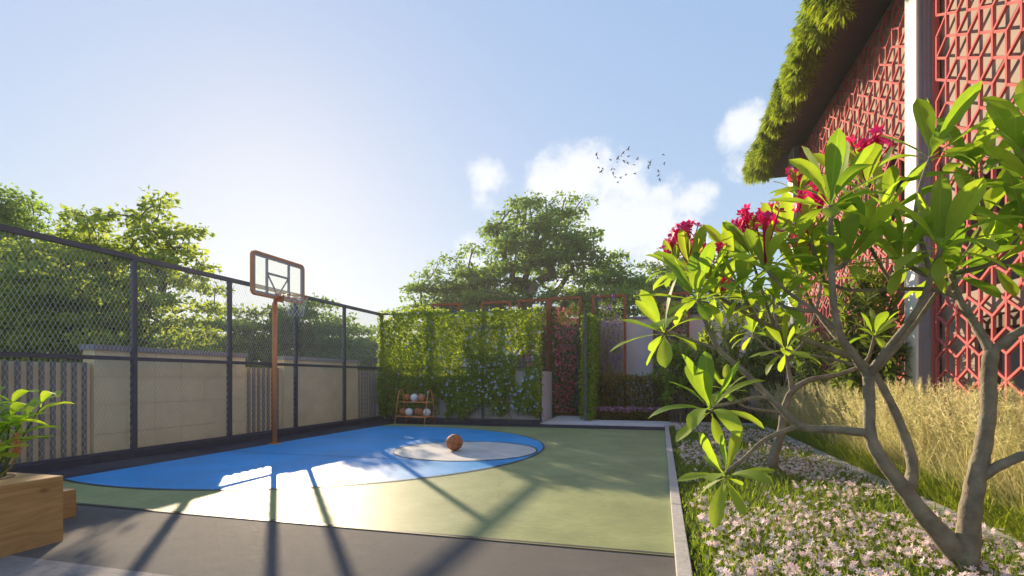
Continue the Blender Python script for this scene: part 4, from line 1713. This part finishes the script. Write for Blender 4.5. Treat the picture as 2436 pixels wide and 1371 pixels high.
# ================================================================== FRANGIPANI TREES
def frangipani(label, limbs, rosettes, seed, near=1., group='frangipani trees'):
    """limbs: lists of (px, py, depth, radius) along each limb; rosettes: (px, py, depth, n, length, lean, flowers)"""
    r = random.Random(seed)
    limbs = [[(x, y, d * near, q * near) for x, y, d, q in lb] for lb in limbs]
    rosettes = [(q[0], q[1], q[2] * near, q[3], q[4] * (.95 if near < 1 else 1), *q[5:]) for q in rosettes]
    p0 = at(*limbs[0][0][:3])
    root = thing('frangipani_tree', label, 'tree', (p0.x, p0.y, 0), 0, group)
    org = Vector((p0.x, p0.y, 0))

    def smooth(pts):
        out = []
        n = len(pts)
        for i in range(n - 1):
            a0, a1, a2, a3 = pts[max(i - 1, 0)], pts[i], pts[i + 1], pts[min(i + 2, n - 1)]
            for k in range(6):
                t = k / 6
                q = .5 * ((2 * a1[0]) + (a2[0] - a0[0]) * t + (2 * a0[0] - 5 * a1[0] + 4 * a2[0] - a3[0]) * t * t + (-a0[0] + 3 * a1[0] - 3 * a2[0] + a3[0]) * t ** 3)
                out.append((q, a1[1] + (a2[1] - a1[1]) * t))
        out.append(pts[-1])
        return out
    def slim(q):
        return q * (.52 + .40 * min(1, max(0, (q - .02) / .045)))
    for n_, lb in enumerate(limbs):
        pts = [(at(x, y, d) - org, slim(rr)) for x, y, d, rr in lb]
        if n_ == 0:
            pts[0] = (Vector((0, 0, -.02)), pts[0][1])
        sm = smooth(pts)
        P = [q[0] for q in sm]
        W = [q[1] * (1 + .05 * math.sin(i * 1.7 + n_)) for i, q in enumerate(sm)]
        if len(lb) and n_ > 0:
            W[0] *= .9
        # swollen rounded tip
        P.append(P[-1] + (P[-1] - P[-2]).normalized() * W[-1] * .7)
        W.append(W[-1] * .45)
        MB().tube(P, W, 12).build('trunk' if n_ == 0 else 'branch', 'plumeria_bark', root, True)
    knots = [(at(x, y, d) - org, rr) for lb in limbs for x, y, d, rr in lb]
    leaves = []
    for (px, py, dep, n, L, lean, nfl, ax) in rosettes:
        p = at(px, py, dep) - org
        near = min(knots, key=lambda q: (q[0] - p).length + (3 if q[0].z > p.z - .02 else 0) - (9 if (q[0] - p).length < .09 else 0))
        if (near[0] - p).length > .09:
            a0 = near[0]
            w0 = min(near[1] * .7, .017)
            m1 = a0.lerp(p, .4) + Vector((0, 0, -.06 * (p - a0).length))
            m2 = a0.lerp(p, .75) + Vector((0, 0, -.07 * (p - a0).length))
            sm = smooth([(a0, w0), (m1, w0 * .92), (m2, w0 * .84), (p, w0 * .75)])
            MB().tube([q[0] for q in sm], [q[1] for q in sm], 9).build('branch', 'plumeria_bark', root, True)
        A = Vector(ax).normalized()
        s1 = A.orthogonal().normalized()
        s2 = A.cross(s1)
        ph = r.uniform(0, 6)
        for i in range(n):
            t = i / max(n - 1, 1)          # 0 inner, 1 outer
            an = ph + i * 2.39996 + r.uniform(-.25, .25)
            inc = rad(18 + (lean - 18) * t + r.uniform(-9, 9))
            side = s1 * math.cos(an) + s2 * math.sin(an)
            d_ = A * math.cos(inc) + side * math.sin(inc)
            d_.z -= .10 * t
            me = r.choice((PLEAF[0], PLEAF[3], PLEAF[5], PLEAF[1])) if t < .35 else r.choice((PLEAF[1], PLEAF[2], PLEAF[4], PLEAF[0]))
            LL = L * (.72 + .34 * math.sin(math.pi * min(1, .25 + t * .7))) * r.uniform(.85, 1.1)
            st = p - A * (.05 * t) + side * .012
            roll = side * r.uniform(-.25, .25)
            leaves.append((LL / dep, me, st, d_, A + roll + Vector((0, 0, .25)), LL, r.uniform(.9, 1.12)))
        if nfl:
            fm, sm_ = MB(), MB()
            c = p + A * .24 + s1 * .02
            sv, sf = STAR5
            V, TN = [], []
            nfl = int(nfl * 1.25)
            for k in range(nfl):
                u = Vector((r.gauss(0, 1), r.gauss(0, 1), r.gauss(.5, .8)))
                q = c + u.normalized() * r.uniform(.05, .145) * (L / .33)
                sm_.tube([p + A * .02, p + A * .1 + (q - c) * .3, q], .004, 4)
                nrm = (q - c + Vector((0, 0, .05))).normalized()
                V.append(q)
                TN.append(nrm)
            sm_.build('flower_stalk', 'petal_crimson', root)
            TN = np.array([tuple(q) for q in TN])
            V = np.array([tuple(q) for q in V])
            bulk('flower_cluster', sv, sf, frames(rvec(nfl), TN) * (.05 * L / .33), V, 'petal_crimson', root, kind='stuff')
    leaves.sort(key=lambda q: -q[0])
    rest = []
    for i, q in enumerate(leaves):
        o = place_leaf(q[1], root, *q[2:])
        if i >= 300:
            rest.append(o)
    if rest:
        # past three hundred single leaves, the smallest are joined
        vs, fs, uvs = [], [], []
        for o in rest:
            b0 = len(vs)
            m_ = o.matrix_basis
            vs += [tuple(m_ @ v.co) for v in o.data.vertices]
            fs += [tuple(b0 + k for k in pl_.vertices) for pl_ in o.data.polygons]
            uvs += [tuple(u.uv) for u in o.data.uv_layers[0].data]
            bpy.data.objects.remove(o)
        me = bpy.data.meshes.new('small_leaves')
        me.from_pydata(vs, [], fs)
        ul = me.uv_layers.new(name='UVMap')
        ul.data.foreach_set('uv', np.array(uvs, np.float32).ravel())
        me.polygons.foreach_set('use_smooth', [True] * len(me.polygons))
        me.materials.append(MATS['plumeria_leaf'])
        me.update()
        tag(link('small_leaves', me, root), kind='stuff')
    return root


UP = (0, 0, 1)
limbs = [
    # trunk foot and first stem, leaning left
    [(2318, 1408, 3.62, .112), (2292, 1335, 3.60, .088), (2193, 1221, 3.62, .066), (2156, 1171, 3.64, .062), (2098, 1094, 3.66, .056), (2070, 1035, 3.68, .053), (2068, 960, 3.70, .050), (2066, 895, 3.70, .050)],
    # second stem, upright
    [(2300, 1360, 3.58, .08), (2306, 1240, 3.55, .072), (2320, 1150, 3.52, .066), (2338, 1067, 3.50, .060), (2351, 976, 3.48, .056), (2352, 890, 3.46, .055), (2358, 838, 3.45, .055)],
    # behind-stem joining the fork
    [(2160, 1175, 3.66, .056), (2170, 1105, 3.78, .050), (2146, 1022, 3.86, .046), (2104, 931, 3.90, .043), (2060, 870, 3.95, .040), (1975, 830, 4.05, .036), (1880, 795, 4.2, .033), (1800, 760, 4.35, .030), (1700, 700, 4.45, .026)],
    # long left limb
    [(2066, 1030, 3.68, .046), (1985, 1022, 3.78, .042), (1903, 1013, 3.88, .040), (1835, 949, 3.98, .037), (1767, 881, 4.08, .034), (1708, 827, 4.15, .031), (1676, 759, 4.2, .029), (1660, 712, 4.22, .026)],
    # down-left limb to the low rosette
    [(1903, 1013, 3.88, .032), (1850, 1032, 3.82, .029), (1812, 1052, 3.75, .027), (1767, 1094, 3.68, .025), (1725, 1124, 3.62, .022)],
    # to the left middle rosette
    [(1835, 949, 3.98, .027), (1800, 946, 3.95, .025), (1744, 958, 3.9, .024), (1692, 968, 3.86, .022)],
    # to the far left rosette
    [(1712, 832, 4.15, .024), (1660, 815, 4.18, .022), (1620, 800, 4.2, .021), (1580, 788, 4.22, .019)],
    # tall stem up to the crown leaf fan
    [(2066, 895, 3.70, .046), (2035, 850, 3.68, .043), (2000, 800, 3.64, .040), (1984, 730, 3.60, .037), (1978, 640, 3.56, .034), (1977, 560, 3.53, .031), (1975, 490, 3.50, .028)],
    # right arm of the fork
    [(2068, 895, 3.70, .044), (2100, 845, 3.60, .040), (2145, 790, 3.50, .037), (2190, 725, 3.40, .034), (2215, 660, 3.33, .031), (2238, 592, 3.28, .028)],
    # parallel thinner arm
    [(2085, 880, 3.72, .034), (2130, 830, 3.72, .031), (2185, 760, 3.74, .028), (2240, 680, 3.76, .026), (2300, 600, 3.78, .024), (2345, 520, 3.8, .022)],
    # branch leaving the arm to the high right rosette
    [(2218, 660, 3.45, .028), (2196, 590, 3.46, .026), (2178, 520, 3.47, .024), (2190, 440, 3.48, .022), (2214, 372, 3.49, .020)],
    # second stem fork, left
    [(2358, 838, 3.45, .046), (2325, 780, 3.50, .040), (2282, 712, 3.58, .036), (2262, 650, 3.64, .032)],
    [(2282, 712, 3.58, .032), (2225, 690, 3.66, .028), (2130, 688, 3.78, .026), (2020, 690, 3.92, .024), (1960, 668, 4.02, .022)],
    # second stem fork, right
    [(2358, 838, 3.45, .044), (2400, 805, 3.38, .040), (2460, 760, 3.3, .036), (2500, 660, 3.25, .032), (2480, 480, 3.22, .028)],
    # lower right limb
    [(2325, 1140, 3.52, .055), (2370, 1112, 3.45, .046), (2440, 1080, 3.36, .043), (2540, 1030, 3.3, .040), (2600, 880, 3.25, .034)],
    # inner branches
    [(1992, 790, 3.66, .026), (1940, 740, 3.72, .024), (1880, 700, 3.78, .022), (1825, 645, 3.82, .020)],
    [(2030, 848, 3.72, .026), (1985, 800, 3.9, .024), (1940, 740, 4.1, .022), (1900, 660, 4.2, .02)],
    [(2130, 690, 3.78, .022), (2100, 640, 3.8, .021), (2060, 570, 3.82, .02)],
    [(1840, 778, 4.28, .024), (1815, 700, 4.3, .022), (1790, 620, 4.3, .02)],
    [(2040, 870, 3.8, .022), (1960, 850, 4.0, .02), (1900, 842, 4.1, .018), (1868, 830, 4.15, .016)],
]
ros = [
    # px, py, depth, leaves, length, outer lean, flowers, axis
    (1975, 478, 3.50, 15, .40, 100, 0, (0, -.05, 1)),
    (2216, 362, 3.49, 10, .36, 92, 0, (.2, -.1, 1)),
    (2240, 585, 3.28, 17, .38, 108, 0, (.1, -.2, 1)),
    (2350, 510, 3.80, 14, .40, 105, 0, (.2, .1, 1)),
    (2478, 440, 3.22, 16, .42, 110, 0, (-.1, 0, 1)),
    (2455, 300, 3.5, 12, .36, 105, 0, (-.2, 0, 1)),
    (2262, 640, 3.64, 12, .34, 105, 0, (.1, .3, 1)),
    (1822, 635, 3.82, 15, .34, 105, 10, (-.1, 0, 1)),
    (1658, 705, 4.22, 16, .40, 108, 0, (-.1, -.1, 1)),
    (1577, 785, 4.22, 12, .38, 125, 0, (-.35, -.2, .9)),
    (1688, 966, 3.86, 15, .40, 118, 0, (-.25, -.3, .9)),
    (1722, 1126, 3.62, 12, .33, 135, 0, (-.3, -.4, .7)),
    (1900, 652, 4.2, 14, .34, 105, 14, (0, 0, 1)),
    (2058, 560, 3.82, 15, .36, 105, 0, (0, 0, 1)),
    (1790, 612, 4.3, 14, .33, 105, 16, (-.1, 0, 1)),
    (1955, 660, 4.02, 14, .34, 108, 0, (-.2, -.1, 1)),
    (1698, 692, 4.45, 13, .33, 105, 16, (-.2, 0, 1)),
    (1866, 826, 4.15, 12, .28, 130, 0, (-.3, -.3, .8)),
    (1930, 570, 3.95, 13, .34, 105, 14, (0, .1, 1)),
    (2015, 620, 3.7, 13, .34, 108, 0, (.1, -.2, 1)),
    (1745, 610, 4.5, 12, .33, 105, 0, (-.2, 0, 1)),
    (1765, 690, 4.2, 12, .32, 112, 0, (-.1, -.2, 1)),
    (1850, 720, 4.0, 13, .32, 110, 0, (0, -.2, 1)),
    (2110, 500, 4.0, 13, .36, 105, 0, (.1, .1, 1)),
    (2150, 620, 3.55, 12, .34, 110, 0, (0, -.3, 1)),
    (2320, 400, 3.6, 11, .36, 105, 0, (.1, 0, 1)),
    (2370, 620, 3.55, 14, .38, 110, 0, (.2, -.1, 1)),
    (2420, 360, 3.4, 12, .38, 105, 0, (.2, 0, 1)),
    (1640, 640, 4.5, 12, .34, 105, 16, (-.2, 0, 1)),
    (2060, 440, 4.1, 11, .34, 100, 14, (0, 0, 1)),
    (1880, 560, 4.3, 12, .34, 105, 0, (-.1, 0, 1)),
    (2440, 540, 3.3, 12, .38, 112, 0, (.1, -.1, 1)),
    (2602, 868, 3.25, 14, .36, 110, 0, (.2, 0, 1)),
]
frangipani('large foreground frangipani with two forked grey trunks and crimson flowers', limbs, ros, 5, .88, group=None)
limbs2 = [
    [(1832, 1142, 6.7, .075), (1842, 1080, 6.7, .066), (1858, 1030, 6.7, .06), (1866, 975, 6.7, .055), (1882, 935, 6.7, .05), (1925, 905, 6.65, .045), (2000, 890, 6.6, .04), (2060, 860, 6.5, .034), (2080, 800, 6.5, .03)],
    [(1866, 985, 6.7, .04), (1826, 978, 6.75, .034), (1770, 968, 6.8, .03), (1730, 930, 6.85, .026)],
    [(1884, 932, 6.7, .04), (1872, 860, 6.75, .036), (1850, 780, 6.8, .032), (1838, 700, 6.85, .03), (1830, 560, 6.9, .028)],
    [(1872, 860, 6.75, .034), (1920, 800, 6.6, .03), (1950, 700, 6.5, .028), (1965, 560, 6.5, .026), (1990, 430, 6.5, .024)],
    [(1850, 780, 6.8, .03), (1790, 720, 7.0, .027), (1730, 660, 7.1, .025), (1600, 640, 7.1, .022)],
    [(1920, 800, 6.6, .028), (1900, 700, 6.9, .026), (1890, 600, 7.0, .024), (1900, 470, 7.0, .022)],
    [(1790, 720, 7.0, .025), (1740, 740, 7.1, .022), (1715, 720, 7.1, .02)],
]
ros2 = [
    (2080, 795, 6.5, 13, .36, 105, 0, (.1, 0, 1)), (1728, 925, 6.85, 13, .34, 110, 0, (-.2, 0, 1)), (1830, 552, 6.9, 15, .42, 105, 26, (0, 0, 1)),
    (1992, 420, 6.5, 16, .42, 105, 30, (0, 0, 1)), (1600, 640, 7.1, 14, .40, 105, 34, (-.1, 0, 1)), (1900, 462, 7.0, 14, .42, 105, 26, (0, 0, 1)),
    (1715, 715, 7.1, 13, .38, 110, 26, (-.1, 0, 1)), (1770, 620, 7.2, 13, .4, 105, 0, (0, 0, 1)), (1870, 700, 7.0, 14, .4, 110, 0, (0, 0, 1)),
    (1965, 600, 6.5, 13, .38, 110, 0, (.1, 0, 1)), (1790, 790, 7.1, 13, .36, 115, 0, (-.2, 0, .9)),
]
frangipani('smaller frangipani farther down the bed, its curved trunk rising from the flowers', limbs2, ros2, 9, group=None)

# ================================================================== BIRDS
def bird_mesh(flap, sweep):
    mb = MB()
    mb.tube([(0, .5, 0), (0, .36, .03), (0, .1, .02), (0, -.25, 0), (0, -.48, 0)], [.012, .055, .085, .05, .02], 6)
    b0 = len(mb.v)
    mb.v += [(0, -.45, 0), (.10, -.66, .0), (-.10, -.66, 0)]
    mb.f.append((b0, b0 + 1, b0 + 2))
    for s in (1, -1):
        b0 = len(mb.v)
        mb.v += [(s * .03, .22, .04), (s * .03, -.16, .03), (s * .38, .30 - sweep * .1, .04 + flap * .34), (s * .40, -.05 - sweep * .1, .03 + flap * .34),
                 (s * .85, -.02 - sweep * .3, .03 + flap * .55)]
        mb.f += [(b0, b0 + 1, b0 + 3, b0 + 2), (b0 + 2, b0 + 3, b0 + 4)]
    return mb.mesh('bird', 'bird_dark')


bm = [bird_mesh(f, s) for f, s in ((.9, .4), (.3, 1.0), (-.5, .8), (.6, .2))]
bz = [(395, 390), (430, 490), (735, 525), (915, 490), (895, 580), (1040, 360), (1005, 425), (1165, 270), (1165, 435), (1060, 535), (1150, 575), (1385, 500), (1310, 630), (1695, 580), (1685, 640), (1650, 710), (2025, 385), (2025, 625), (1895, 795), (1890, 900), (1925, 985), (445, 690), (545, 735), (505, 810), (765, 750), (825, 730), (800, 830), (850, 925), (975, 955), (1110, 880), (1320, 855), (905, 1070)]
BL = {0: 'uppermost bird at the left end of the flock', 1: 'second bird down at the left end of the flock', 2: 'lone bird between the flock\'s left end and its middle',
      3: 'upper bird of the pair left of the flock\'s middle', 4: 'lower bird of the pair left of the flock\'s middle', 5: 'second highest bird, left of the topmost one', 6: 'bird just below the second highest one',
      8: 'bird just below the topmost one', 9: 'bird at the very middle of the flock', 10: 'bird just right of the flock\'s middle one', 24: 'leftmost bird of the low middle cluster',
      25: 'upper right bird of the low middle cluster', 26: 'third bird down in the low middle cluster', 27: 'bottom bird of the low middle cluster',
      7: 'topmost bird of the whole flock', 11: 'upper bird right of the flock\'s middle, below the topmost one', 12: 'bird just below the upper bird right of the flock\'s middle',
      13: 'top bird of the tight trio right of the flock\'s middle', 14: 'middle bird of the tight trio right of the flock\'s middle', 15: 'bottom bird of the tight trio right of the flock\'s middle',
      16: 'upper bird at the far right of the flock', 17: 'lower bird at the far right of the flock', 18: 'top bird of the low trio at the flock\'s right',
      19: 'middle bird of the low trio at the flock\'s right', 20: 'bottom bird of the low trio at the flock\'s right', 21: 'upper bird of the low left cluster',
      22: 'middle bird of the low left cluster', 23: 'bottom bird of the low left cluster', 28: 'second lowest bird of the flock', 29: 'bird right of the second lowest one',
      30: 'low bird below the middle-right pair, apart from the others', 31: 'lowest bird of the flock, against the cloud'}
for i, (zx, zy) in enumerate(bz):
    p = at(1380 + zx / 10.15, 330 + zy / 10.15, 58 + rnd.uniform(-5, 8))
    o = link('bird', rnd.choice(bm), None, None, p)
    s = rnd.uniform(.32, .44)
    o.scale = (s, s, s)
    o.rotation_euler = (rnd.uniform(-.5, .6), rnd.uniform(-.7, .7), YAW + rad(95) + rnd.uniform(-.7, .7))
    tag(o, BL.get(i, 'small dark bird among the middle of the flock left of the clubhouse roof'), 'bird', 'flock of birds in the sky')


# ================================================================== HAZE
def haze():
    m = bpy.data.materials.new('haze')
    m.use_nodes = True
    n, l = m.node_tree.nodes, m.node_tree.links
    n.clear()
    out = n.new('ShaderNodeOutputMaterial')
    v = n.new('ShaderNodeVolumePrincipled')
    v.inputs['Color'].default_value = (.96, .97, 1.0, 1)
    v.inputs['Density'].default_value = HAZE
    v.inputs['Anisotropy'].default_value = .25
    l.new(v.outputs[0], out.inputs['Volume'])
    me = bpy.data.meshes.new('haze')
    b = MB().box(-70, 45, -15, 75, -1.1, 20.5)
    me.from_pydata(b.v, [], b.f)
    me.materials.append(m)
    tag(link('haze', me), 'thin sunlit haze filling the air', 'haze', kind='stuff')


HAZE = 0.001
haze()
